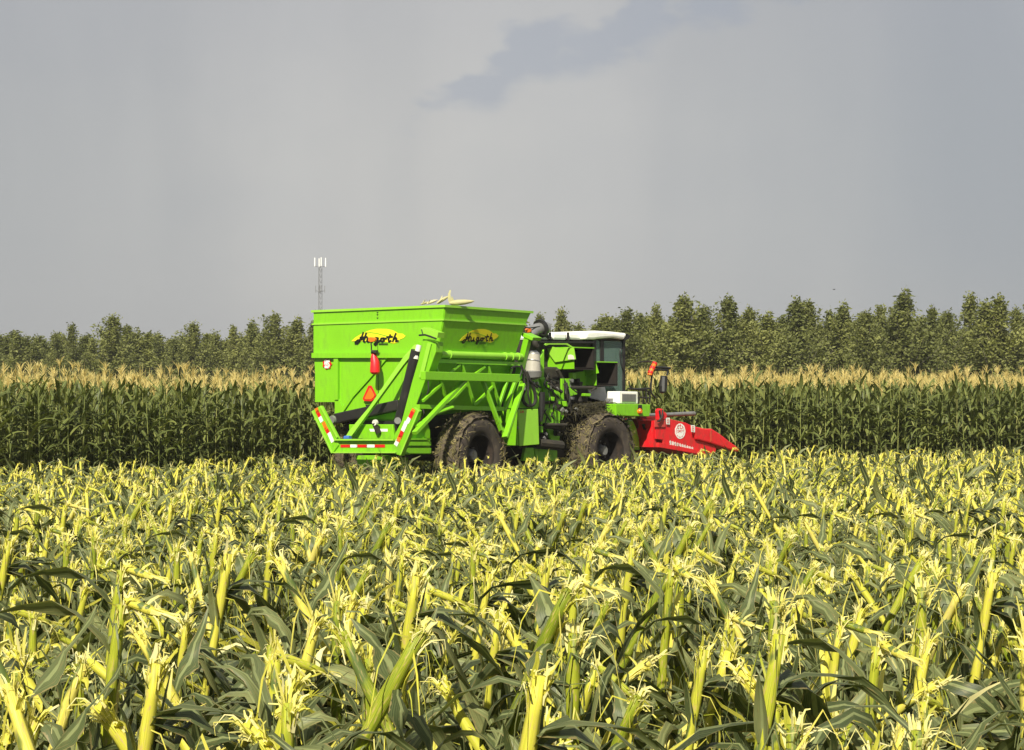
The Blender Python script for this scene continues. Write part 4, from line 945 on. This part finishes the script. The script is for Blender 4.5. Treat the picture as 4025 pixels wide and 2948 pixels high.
d1 = duct((410, 282, 474), (668, 850, 290, 480), .30, False, ((428, 292), (480, 278), (560, 296), (600, 280), (664, 292), (680, 388), (610, 398), (500, 414), (455, 352)))
MB().prism([q_(cE(*p), v=.34) for p in ((670, 520), (700, 492), (1160, 492), (1290, 575), (1270, 600), (1140, 520), (760, 520), (690, 545))], Q.L * .03).build('top_lip', P_LIME, d1[0])  # lighter green paints in the light along the top edge
MB().prism([q_(cE(*p), u=d1[1] - .055) for p in ((1170, 745), (1230, 735), (1290, 760), (1310, 840), (1170, 840))], Q.F * .004).build('white_label', P_CREAM, d1[0])
d2 = duct((600, 410, 620), (866, 1055, 425, 605), .42, True, ((620, 470), (860, 425), (885, 510), (760, 540), (640, 560)))
# silver filter can on its stand
can = MB().tube([q_(cB(308, 565), v=.10), q_(cB(306, 545), v=.10), q_(cB(303, 495), v=.10), q_(cB(304, 490), v=.10), q_(cB(310, 345), v=.10), q_(cB(312, 330), v=.10), q_(cB(312, 312), v=.10)], [.11, .17, .19, .155, .125, .115, .06], 20).build('filter_canister', P_GREY, HV, smooth=True)
MB().tube([q_(cB(303, 498), v=.10), q_(cB(311, 345), v=.10)], [.163, .133], 20).build('white_sleeve', paint('sleeve_cream', (.48, .45, .38), (.3, .26, .2), .5), can, smooth=True)
MB().tube([q_(cB(304, 405), v=.10), q_(cB(305, 398), v=.10)], [.152, .150], 20).build('clamp', P_GREY, can, smooth=True)
# air intake elbow on the rear deck
ei = MB().tube([q_(cE(330, 310), v=.9), q_(cE(420, 220), v=.9), q_(cE(520, 180), v=.9), q_(cE(590, 170), v=.9), q_(cE(660, 160), v=.9), q_(cE(710, 165), v=.9)], [.09, .12, .12, .13, .15, .12], 16, smooth=3) if False else MB().tube([q_(cE(*p), v=.9) for p in ((340, 330), (430, 225), (520, 185), (590, 170), (650, 150), (710, 170))], .13, 14)
elb = ei.build('intake_elbow', P_GREY, HV, smooth=True)
MB().lathe(q_(cE(590, 170), v=.9), q_(cE(650, 150), v=.9) - q_(cE(590, 170), v=.9), [(-.04, .001), (-.04, .2), (.02, .2), (.02, .001)], 20).build('clamp_ring', P_BLACK, elb)
MB().tube([q_(cE(300, 175), v=.85), q_(cE(318, 240), v=.85)], .065, 12).build('orange_cap', P_ORANGE, elb, smooth=True)
MB().tube([q_(cE(*p), v=.8) for p in ((640, 240), (720, 300), (770, 400))], .02, 6).tube([q_(cE(*p), v=.8) for p in ((560, 290), (680, 330), (760, 400))], .02, 6).tube([q_(cE(*p), v=.8) for p in ((240, 150), (350, 160), (560, 130))], .015, 6).build('intake_brackets', P_BLACK, elb)
MB().tube([q_(cE(*p), v=.7) for p in ((450, 300), (470, 400), (460, 500), (500, 560))], .06, 10, smooth=3).build('exhaust_pipe', P_DARK, HV, smooth=True)
# engine hood top: white rounded segments
hd = MB()
for x0, x1, y0 in ((352, 470, 160), (480, 606, 146), (622, 766, 148)):
    u0, _, z1 = Q.c(q_(cB(x0, y0), v=1.0)); u1 = Q.c(q_(cB(x1, y0), v=1.0))[0]; z0 = Q.c(q_(cB(x0, 216), v=1.0))[2]
    hd.box(Q, u0, u1, 1.0, 2.5, z0, z1)
hd.build('engine_hood', P_WHITE, HV, .05)
bk = MB(); u0, _, z0 = Q.c(q_(cB(350, 222), v=.98)); u1, _, z1 = Q.c(q_(cB(1100, 240), v=.98)); bk.box(Q, u0 - .1, u1, .98, 2.55, z1 - .02, z0)
bk.bar(q_(cB(360, 232), v=.85), q_(cB(840, 238), v=.85), .04, .04)
for x in (362, 455, 615, 772): bk.bar(q_(cB(x, 150), v=.97), q_(cB(x, 222), v=.97), .03, .05, Q.L)
bk.build('hood_frame', P_BLACK, HV)
MB().box(Q, ub0, Q.c(q_(cB(840, 300), v=1.05))[0], 1.05, 2.5, zt, z1 - .02).build('engine_bay', P_DARK, HV)

# ---- cab
vc = .95
ca0 = Q.c(q_(cB(842, 300), v=vc))[0]; ca1 = Q.c(q_(cB(1125, 300), v=vc))[0]
zc1 = Q.c(q_(cB(1000, 222), v=vc))[2]; zc0 = Q.c(q_(cB(1000, 745), v=vc))[2]; zm = Q.c(q_(cB(900, 630), v=vc))[2]
CW = 1.65
cabr = empty('cab', Q.w((ca0 + ca1) / 2, vc + CW / 2, zc0) - parent_loc(HV)); cabr.parent = HV
pl = MB(); T = .09
for u_, v_ in ((ca0, vc), (ca0, vc + CW - T), (ca1 - T, vc), (ca1 - T, vc + CW - T)): pl.box(Q, u_, u_ + T, v_, v_ + T, zc0, zc1)
um = Q.c(q_(cB(922, 300), v=vc))[0]; pl.box(Q, um - .07, um + .05, vc + .001, vc + T, zc0, zc1)
pl.box(Q, ca0 + T, ca1 - T, vc, vc + T, zc0 - .06, zc0); pl.box(Q, ca0 + T, ca1 - T, vc + CW - T, vc + CW, zc0 - .06, zc0)
pl.box(Q, ca0, ca0 + T, vc + T, vc + CW - T, zc0 - .06, zc0); pl.box(Q, ca0, ca1, vc, vc + CW, zc1 + .001, zc1 + .05)
pl.build('cab_frame', P_BLACK, cabr, .01)
gl = MB()
gl.box(Q, ca0 + T + .002, um - .072, vc + .02, vc + .028, zc0, zc1 - .01); w1 = gl.build('side_window', gm, cabr)
gl = MB(); gl.box(Q, um + .052, ca1 - T - .002, vc + .02, vc + .028, zc0, zc1 - .01); gl.build('door_window', gm, cabr)
gl = MB(); gl.box(Q, ca0 + T + .002, ca1 - T - .002, vc + CW - .03, vc + CW - .022, zc0, zc1 - .01); gl.build('far_window', gm, cabr)
gl = MB(); gl.box(Q, ca1 - .04, ca1 - .03, vc + T + .002, vc + CW - T - .002, zc0, zc1 - .01); gl.build('windscreen', gm, cabr)
gl = MB(); gl.box(Q, ca0 + .03, ca0 + .04, vc + T + .002, vc + CW - T - .002, zm, zc1 - .01); gl.build('rear_window', gm, cabr)
MB().box(Q, ca0 + .1, ca1 - .1, vc + .1, vc + CW - .1, zc0 - .05, zc0 + .08).build('cab_floor', P_DARK, cabr)
seat = MB().box(Q, um - .25, um + .15, vc + .6, vc + 1.05, zc0 + .3, zc0 + .5).box(Q, um - .35, um - .22, vc + .6, vc + 1.05, zc0 + .5, zc0 + 1.1).box(Q, um - .33, um - .25, vc + .7, vc + .95, zc0 + 1.12, zc0 + 1.32); seat.build('driver_seat', P_BLACK, cabr, .04)
MB().lathe(Q.w(um + .35, vc + .82, zc0 + .75), Q.F + ZA * .5, [(0, .17), (.02, .185), (.04, .17), (.02, .155), (0, .17)], 24).tube([Q.w(um + .35, vc + .82, zc0 + .75), Q.w(um + .5, vc + .82, zc0)], .03, 8).build('steering_column', P_BLACK, cabr)
MB().tube([q_(cC(*p), v=vc - .04) for p in ((560, 900), (490, 720), (470, 560), (480, 460), (510, 430), (530, 470), (530, 560))], .014, 8, smooth=3).build('grab_handle', P_BLACK, cabr, smooth=True)
r_ = MB(); RP = [q_(cB(*p), v=vc - .12) for p in ((772, 214), (778, 152), (800, 138), (860, 134), (1000, 142), (1130, 156), (1142, 180), (1115, 212), (1020, 198), (900, 206), (850, 214))]
r_.prism(RP, Q.L * (CW + .24)); r_.build('cab_roof', P_WHITE, cabr, .05)
MB().prism([q_(cB(*p), v=vc - .10) for p in ((1128, 158), (1172, 182), (1150, 208), (1120, 222), (1108, 214), (1142, 182))], Q.L * (CW + .2)).build('roof_visor', P_BLACK, cabr)
MB().prism([q_(cC(*p), v=vc - .06) for p in ((-140, 1210), (40, 1168), (182, 1172), (205, 1270), (240, 1380), (310, 1400), (270, 1470), (-100, 1380))], Q.L * .05).build('white_skirt', P_WHITE, cabr)
# deck, air-conditioner box, green step box, lamp
vd = .02
MB().prism([q_(cB(*p), v=vd) for p in ((1040, 784), (1346, 790), (1338, 896), (1042, 888))], Q.L * .5).build('step_box', P_GREEN, HV, .012)
MB().prism([q_(cB(*p), v=.3) for p in ((700, 790), (1040, 770), (1040, 800), (760, 812))], Q.L * .6).build('deck', P_DARK, HV)
MB().prism([q_(cB(*p), v=.32) for p in ((760, 815), (1036, 812), (1036, 858), (700, 880))], Q.L * .3).build('wheel_arch', P_DARK, HV)
lampo = MB().lathe(q_(cB(1256, 850), v=vd - .03), Q.L, [(-.03, .001), (-.03, .04), (0, .062), (.03, .065)], 16).build('indicator_lamp', P_ORANGE, HV, smooth=True)
MB().prism([q_(cB(*p), v=vd - .015) for p in ((1240, 792), (1270, 792), (1276, 850), (1268, 874), (1244, 874), (1236, 850))], Q.L * .012).build('lamp_bracket', P_BLACK, lampo)
acb = MB().prism([q_(cB(*p), v=.12) for p in ((1072, 672), (1234, 676), (1234, 782), (1072, 780))], Q.L * .35).build('cooler_box', P_WHITE, HV, .012)
MB().prism([q_(cB(*p), v=.109) for p in ((1092, 690), (1220, 692), (1220, 768), (1092, 766))], Q.L * .008).build('grille', P_CREAM, acb)
lo_ = MB()
for k in range(6): y = 700 + k * 11.5; lo_.bar(q_(cB(1096, y), v=.100), q_(cB(1216, y + 1.5), v=.100), .012, .014)
lo_.build('louvres', P_GREY, acb)
MB().prism([q_(cB(1072, 674), v=.3), q_(cB(1072, 782), v=.3), q_(cB(990, 782), v=.3), q_(cB(1040, 690), v=.3)], Q.L * .2).build('slanted_cover', P_GREY, HV)
# handrails, mirror, reflector rod ahead of the cab
hr = MB(); T1 = lambda *ps, v=.5: [q_(cC(*p), v=v) for p in ps]
hr.tube(T1((640, 1205), (800, 1215), (1035, 1200)), .022, 8).tube(T1((1095, 860), (1075, 1000), (1060, 1180), (1075, 1290), (1150, 1380)), .022, 8, smooth=3)
hr.tube(T1((800, 710), (900, 690), (1050, 682), (1110, 700)), .013, 8, smooth=2).tube(T1((820, 1230), (960, 1235), (1030, 1290), (1040, 1470)), .020, 8, smooth=3).tube(T1((830, 1260), (830, 1480)), .02, 8).tube(T1((905, 1240), (910, 1480)), .015, 8).tube(T1((970, 1250), (972, 1480)), .015, 8).tube(T1((640, 1060), (660, 1160), (730, 1205)), .015, 8, smooth=2)
hr.tube(T1((830, 1370), (1040, 1380)), .015, 8)
hr.build('handrails', P_BLACK, HV, smooth=True)
mr = MB().tube(T1((1115, 850), (1200, 845), (1385, 850)), .022, 8).tube(T1((1150, 795), (1260, 800), (1430, 815)), .030, 8).tube(T1((1385, 845), (1370, 950)), .02, 8).build('mirror_arm', P_BLACK, HV, smooth=True)
MB().prism(T1((1290, 955), (1385, 960), (1392, 1080), (1362, 1280), (1300, 1295), (1268, 1270), (1262, 1150)), Q.L * .08).build('mirror', P_BLACK, mr, .02)
MB().prism(T1((1290, 975), (1330, 975), (1320, 1255), (1280, 1255), (1278, 1150), v=.49), Q.L * .006).build('mirror_glass', P_GREY, mr)
seq = ((1140, 715), (1125, 745), (1100, 790), (1080, 835), (1060, 880), (1045, 915), (1040, 945))
for k, (p, q) in enumerate(zip(seq, seq[1:])): MB().tube(T1(p, q, v=.46), .062 if k % 2 == 0 else .055, 12).build('warning_light', P_REFR if k % 2 == 0 else P_ORANGE, mr, smooth=True)
# green leg between wheel and header
MB().prism([q_(cB(*p), v=.45) for p in ((1150, 925), (1190, 925), (1222, 990), (1246, 1080), (1256, 1195), (1195, 1195), (1188, 1090), (1165, 1000))], Q.L * .25).build('feeder_leg', P_GREEN, HV, .03)

# ---- red picking head
vh = .02
head = empty('picking_head', q_(cD(900, 800), v=1.2) - parent_loc(HV)); head.parent = HV
def hp(name, poly, v_, th, mat, parent=head, bv=.01): return MB().prism([q_(cD(*p), v=v_) for p in poly], Q.L * th).build(name, mat, parent, bv)
sp1 = hp('side_plate', ((85, 395), (355, 380), (470, 345), (495, 365), (860, 450), (965, 505), (1062, 545), (1110, 860), (1300, 915), (1440, 975), (1580, 1040), (1590, 1150), (1565, 1190), (1490, 1232), (1100, 1245), (940, 1210), (700, 1140), (450, 1062), (318, 1045), (292, 868), (120, 852)), vh, .05, P_RED)
snp = ((1058, 540), (1150, 555), (1300, 588), (1400, 600), (1500, 596), (1700, 720), (1900, 880), (2080, 1010), (2185, 1112), (2165, 1168), (2080, 1150), (1900, 1100), (1620, 1005), (1440, 950), (1200, 880), (1110, 868), (1070, 720))
hp('snout', snp, vh - .06, .34, P_RED, bv=.04)
hp('snout_seam', ((1455, 640), (1485, 640), (1490, 900), (1450, 930)), vh - .066, .004, paint('worn_red', (.72, .08, .04), (.4, .1, .05), .3))
hp('upright_flange', ((85, 395), (355, 385), (355, 560), (90, 560)), vh - .03, .02, paint('faded_red', (.66, .06, .05), (.4, .12, .08), .4))
ep = hp('emblem', [(712 + 128 * math.cos(t) * (1 + .02 * math.cos(9 * t)), 655 + 190 * math.sin(t)) for t in [6.283 * i / 36 for i in range(36)]], vh - .006, .003, P_WHITE, bv=0)
em = MB()
def es(pts, w=.016): ribbon(em, [q_(cD(*p), v=vh - .010) for p in pts], w, -Q.L)
es(((720, 480), (715, 590), (750, 600), (780, 560), (760, 530))); es(((690, 515), (655, 530), (650, 580), (680, 600)))
for a0 in range(10):
    t0 = a0 * .628 + .2; es([(712 + 98 * math.cos(t), 660 + 145 * math.sin(t)) for t in (t0, t0 + .2, t0 + .4)], .010)
es(((620, 650), (700, 640), (800, 650)), .010); es(((650, 690), (700, 660), (740, 680)), .012); em.build('emblem_drawing', P_RED, ep)
lt = MB()
for k in range(10):                                            # one slanting line of ten small white characters
    x, y = 452 + k * 60, 905 + k * 17.5
    for s_ in (((0, 0), (40, 8)), ((20, -18), (20, 78)), ((0, 34), (42, 42)), ((4, 74), (40, 80)), ((2, 10), (4, 70) if k % 2 else (36, 66)), ((38, 4), (38, 78) if k % 3 else (6, 70))):
        ribbon(lt, [q_(cD(x + s_[0][0], y + s_[0][1]), v=vh - .006), q_(cD(x + s_[1][0], y + s_[1][1]), v=vh - .006)], .017, -Q.L)
lt.build('side_lettering', P_WHITE, sp1)
for x0, y0, w_, h_ in ((362, 322, 95, 175), (978, 505, 100, 180)):
    st3 = hp('sticker', ((x0, y0), (x0 + w_, y0 + 6), (x0 + w_, y0 + h_), (x0 + 8, y0 + h_ - 12)), vh - .036 - (.04 if x0 > 900 else 0), .004, P_REFW, bv=0)
    mk = MB()
    for yy in (.2, .45, .7): ribbon(mk, [q_(cD(x0 + 25, y0 + h_ * yy), v=vh - .05 - (.04 if x0 > 900 else 0)), q_(cD(x0 + 70, y0 + h_ * yy + 8), v=vh - .05 - (.04 if x0 > 900 else 0))], .012, -Q.L)
    mk.build('print', P_REFR, st3)
# body of the head: trough, back wall and four more snouts across the width
hu0 = Q.c(q_(cD(90, 400), v=vh))[0]; hu1 = Q.c(q_(cD(1062, 545), v=vh))[0]; hz1 = Q.c(q_(cD(90, 400), v=vh))[2]; hz0 = Q.c(q_(cD(318, 1045), v=vh))[2]
MB().box(Q, hu0 + .02, hu0 + .12, vh + .06, 3.0, hz0, hz1).build('back_wall', P_RED, head)
MB().prism([Q.w(hu0 + .12, 0, hz0), Q.w(hu1 + .3, 0, hz0 - .2), Q.w(hu1 + .3, 0, hz0 - .12), Q.w(hu0 + .12, 0, hz0 + .1)], Q.L * 3.0).build('trough', P_RED, head)
MB().tube([Q.w(hu0 + .5, .1, hz0 + .35), Q.w(hu0 + .5, 2.95, hz0 + .35)], .2, 16).build('auger', P_DARK, head, smooth=True)
for k in range(1, 5):
    v_ = vh + .04 + k * .62
    pts = [q_(cD(*p), v=vh - .06) + Q.L * (v_ - vh) for p in snp]
    MB().prism(pts, Q.L * .30).build('snout', P_RED, head, .03)
MB().prism([q_(cD(*p), v=vh) + Q.L * 2.95 for p in ((85, 395), (495, 365), (965, 505), (1062, 545), (1440, 975), (1580, 1040), (1490, 1232), (1100, 1245), (318, 1045), (292, 868), (120, 852))], Q.L * .05).build('far_side_plate', P_RED, head)
MB().tube([q_(cD(-140, 262), v=.5), q_(cD(400, 250), v=.5), q_(cD(1055, 222), v=.5)], [.034, .045, .052], 12).build('grey_pipe', P_GREY, head, smooth=True)
MB().prism([q_(cD(*p), v=vh - .04) for p in ((190, 150), (230, 100), (300, 110), (330, 180), (385, 210), (400, 320), (340, 380), (200, 385))], Q.L * .12).build('hinge_bracket', P_RED, head, .02)
MB().tube([q_(cD(*p), v=vh - .08) for p in ((200, 140), (215, 260), (230, 330), (200, 400), (160, 410))], .022, 8, smooth=3).tube([q_(cD(*p), v=vh - .09) for p in ((280, 130), (270, 250), (250, 350))], .018, 8, smooth=3).build('head_hose', P_RUB, head, smooth=True)
fa = MB()
fa.bar(q_(cB(1240, 905), v=.4), q_(cB(1420, 905), v=.4), .10, .06); fa.prism([q_(cB(*p), v=.5) for p in ((1225, 915), (1385, 915), (1390, 1080), (1450, 1110), (1460, 1165), (1330, 1180), (1262, 1185), (1250, 1050))], Q.L * .35)
fa.build('lift_arms', paint('dark_red', (.30, .012, .012), (.12, .05, .03), .6), head, .01)
MB().tube([q_(cB(1290, 960), v=.35), q_(cB(1310, 1055), v=.35)], .05, 10).tube([q_(cB(1300, 1000), v=.3), q_(cB(1330, 1060), v=.3)], .02, 8).build('head_cylinder', P_BLACK, head, smooth=True)
MB().prism([q_(cB(1200, 1000), v=1.0), q_(cB(1400, 1000), v=1.0), q_(cB(1440, 1200), v=1.0), q_(cB(1200, 1200), v=1.0)], Q.L * 1.2).build('feeder_house', P_DARK, head)

# ---- ears in the hopper
M_CREAM = plant_mat('dry_husk', [(0, (.50, .48, .22)), (.5, (.78, .72, .40)), (1, (.86, .78, .50))], None, .6, .15)
def husked(seed):
    rg = random.Random(seed); v = Veg()
    v.tube([(0, 0, 0), (.03, 0, 0), (.09, 0, .004), (.17, 0, .004), (.23, 0, 0), (.26, 0, 0)], [.010, .024, .031, .029, .014, .003], 0, 8, rg.uniform(.5, .95))
    for k in range(5): v.blade((.02, 0, .0), rg.uniform(-.6, .6), rg.uniform(.10, .20), .04, rg.uniform(0, .7), rg.uniform(-.6, .8), 0, 4, rg.uniform(-1, 1), .6, .3, rg=rg)
    return v.arr()
zr = LV[0][2]
ea_ = [husked(i) for i in range(6)]; rge = random.Random(3); pile = []
for k in range(900):
    u_ = rge.uniform(.3, LV[0][1] - .5); v_ = rge.uniform(.5, wd - .35)
    hgt = zr - .10 - .22 * (abs(v_ / wd - .5) * 2) ** 2 - .12 * (abs(u_ / LV[0][1] - .5) * 2) ** 2 + rge.uniform(-.16, .02)
    p = A.w(u_, v_, hgt) ; pile.append((rge.randrange(6), p.x, p.y, p.z, rge.uniform(0, 6.28), 1))
tag(link('ear_pile', scatter('ear_pile', ea_, pile, [M_CREAM])), 'heap of husked maize ears filling the green hopper', 'maize ears', kind='stuff')
em_ = [veg_mesh('maize_ear', e_, [M_CREAM]) for e_ in ea_]
for k, (x, y, rz, ry, sc, lab) in enumerate(((1042, 128, .3, -.25, .75, 'pale maize ear, leftmost of those showing above the hopper rim'), (1095, 124, .2, -.35, .9, 'pale maize ear, second from the left above the hopper rim'), (1185, 122, .1, -.55, 1.1, 'pale maize ear tilted up just left of the hopper corner'))):
    p = A.at(cA(x, y), u=.35); e_ = link('maize_ear', em_[k]); e_.location = p; e_.rotation_euler = (0, ry, rz); e_.scale = (sc, sc, sc); tag(e_, lab, 'maize ear', 'maize ears showing above the hopper rim')
v = Veg(); 
v.tube([(0, 0, 0), (.04, 0, .0), (.12, 0, .005), (.24, 0, .01), (.33, 0, .015), (.38, 0, .02)], [.018, .034, .045, .038, .022, .004], 0, 8, .9)
v.strip([(.03, 0, .0), (.0, 0, .07), (.0, 0, .14), (.02, 0, .20)], .075, 0, .95); v.strip([(.06, 0, .02), (.045, 0, .06), (.04, 0, .10)], .05, 0, .8)
e_ = link('maize_ear', veg_mesh('maize_ear', v.arr(), [M_CREAM])); e_.location = A.at(cA(1300, 118), u=.3); e_.rotation_euler = (0, -.03, 0); e_.scale = (1.25,) * 3
tag(e_, 'large pale maize ear at the hopper corner with one husk leaf standing straight up', 'maize ear', 'maize ears showing above the hopper rim')

# ---- telecom mast far behind
D = 400.; tx = (705 - 1128) / 3850 * D; TH = (883 - 590) / 3850 * D + CAMZ
TM = tag(empty('telecom_mast', (tx, D, GZ)), 'slim grey lattice telecom mast with white antenna panels at its top', 'mast')
lt = MB(); o3 = [(math.cos(a_), math.sin(a_)) for a_ in (.5, 2.6, 4.7)]; hw = .52
for a_, b_ in o3: lt.bar((tx + a_ * hw * 1.2, D + b_ * hw, GZ), (tx + a_ * hw * .8, D + b_ * hw, TH), .13, .13)
nseg = 26
for k in range(nseg):
    z0, z1 = TH * k / nseg, TH * (k + 1) / nseg
    for i in range(3):
        a_, b_ = o3[i], o3[(i + 1) % 3]; lt.bar((tx + a_[0] * hw, D + a_[1] * hw, z0), (tx + b_[0] * hw, D + b_[1] * hw, z1), .06, .06)
P_MAST = paint('mast_steel', (.20, .205, .21), (.14, .14, .14), .2, .6)
lt.build('lattice', P_MAST, TM)
for zt_, rr_, nm in ((TH, 1.15, 0), (TH - 5.6, .95, 1), (TH - 11.0, .95, 2)):
    pf = MB().lathe((tx, D, zt_), ZA, [(0, .3), (0, .8), (.25, .8), (.25, .3)], 12)
    for i in range(4): a_ = i * 1.57 + .3; pf.bar((tx, D, zt_ + .1), (tx + math.cos(a_) * rr_, D + math.sin(a_) * rr_, zt_ + .35), .12, .12)
    pfo = pf.build('platform', P_MAST, TM)
    for i in range(4):
        a_ = i * 1.57 + .3; x_, y_ = tx + math.cos(a_) * (rr_ + .1), D + math.sin(a_) * (rr_ + .1)
        if nm == 0: MB().bar((x_, y_, zt_ + .3), (x_, y_, zt_ + 2.3), .30, .2).build('antenna_panel', P_WHITE, pfo)
        else: MB().bar((x_, y_, zt_ - .1), (x_, y_, zt_ + 1.5), .15, .15).build('antenna_rod', P_MAST, pfo)
# ---- a bird far off over the trees
b0 = (3278, 1138); p = EYE + ray(b0) * 150
bd_ = Veg()
bd_.tube([(-.12, 0, 0), (-.05, 0, .0), (.05, 0, .01), (.11, 0, .02), (.15, 0, .02)], [.004, .03, .035, .022, .003], 0, 6, .2)
bd_.grid([[((.02 - .03 * s_, .0, .01), 0, 0, .2), ((.02 - .05 * s_, .12 * 1, .05), 0, 0, .2), ((.0, .26, .02), 0, 0, .2)] for s_ in (-1, 1)], 3, 0)
bd_.grid([[((.02 - .03 * s_, .0, .01), 0, 0, .2), ((.02 - .05 * s_, -.12, .05), 0, 0, .2), ((.0, -.26, .02), 0, 0, .2)] for s_ in (-1, 1)], 3, 0)
bo = link('bird', veg_mesh('bird', bd_.arr(), [P_BLACK])); bo.location = p; bo.rotation_euler = (0, 0, .4)
tag(bo, 'tiny dark bird flying above the trees on the right', 'bird')

# ------------------------------------------------------------------ humid air
hz = MB().prism([(-1200, -12, GZ - 3), (1200, -12, GZ - 3), (1200, 620, GZ - 3), (-1200, 620, GZ - 3)], (0, 0, 42))
hm = bpy.data.materials.new('humid_air'); hm.use_nodes = True; ht = hm.node_tree; ht.nodes.clear()
pv = ht.nodes.new('ShaderNodeVolumePrincipled'); pv.inputs['Color'].default_value = (.86, .88, .90, 1); pv.inputs['Density'].default_value = .0004
pv.inputs['Anisotropy'].default_value = .2
ht.links.new(pv.outputs[0], ht.nodes.new('ShaderNodeOutputMaterial').inputs['Volume'])
tag(hz.build('haze', hm, None), 'thin humid haze over the fields', 'haze', kind='stuff')
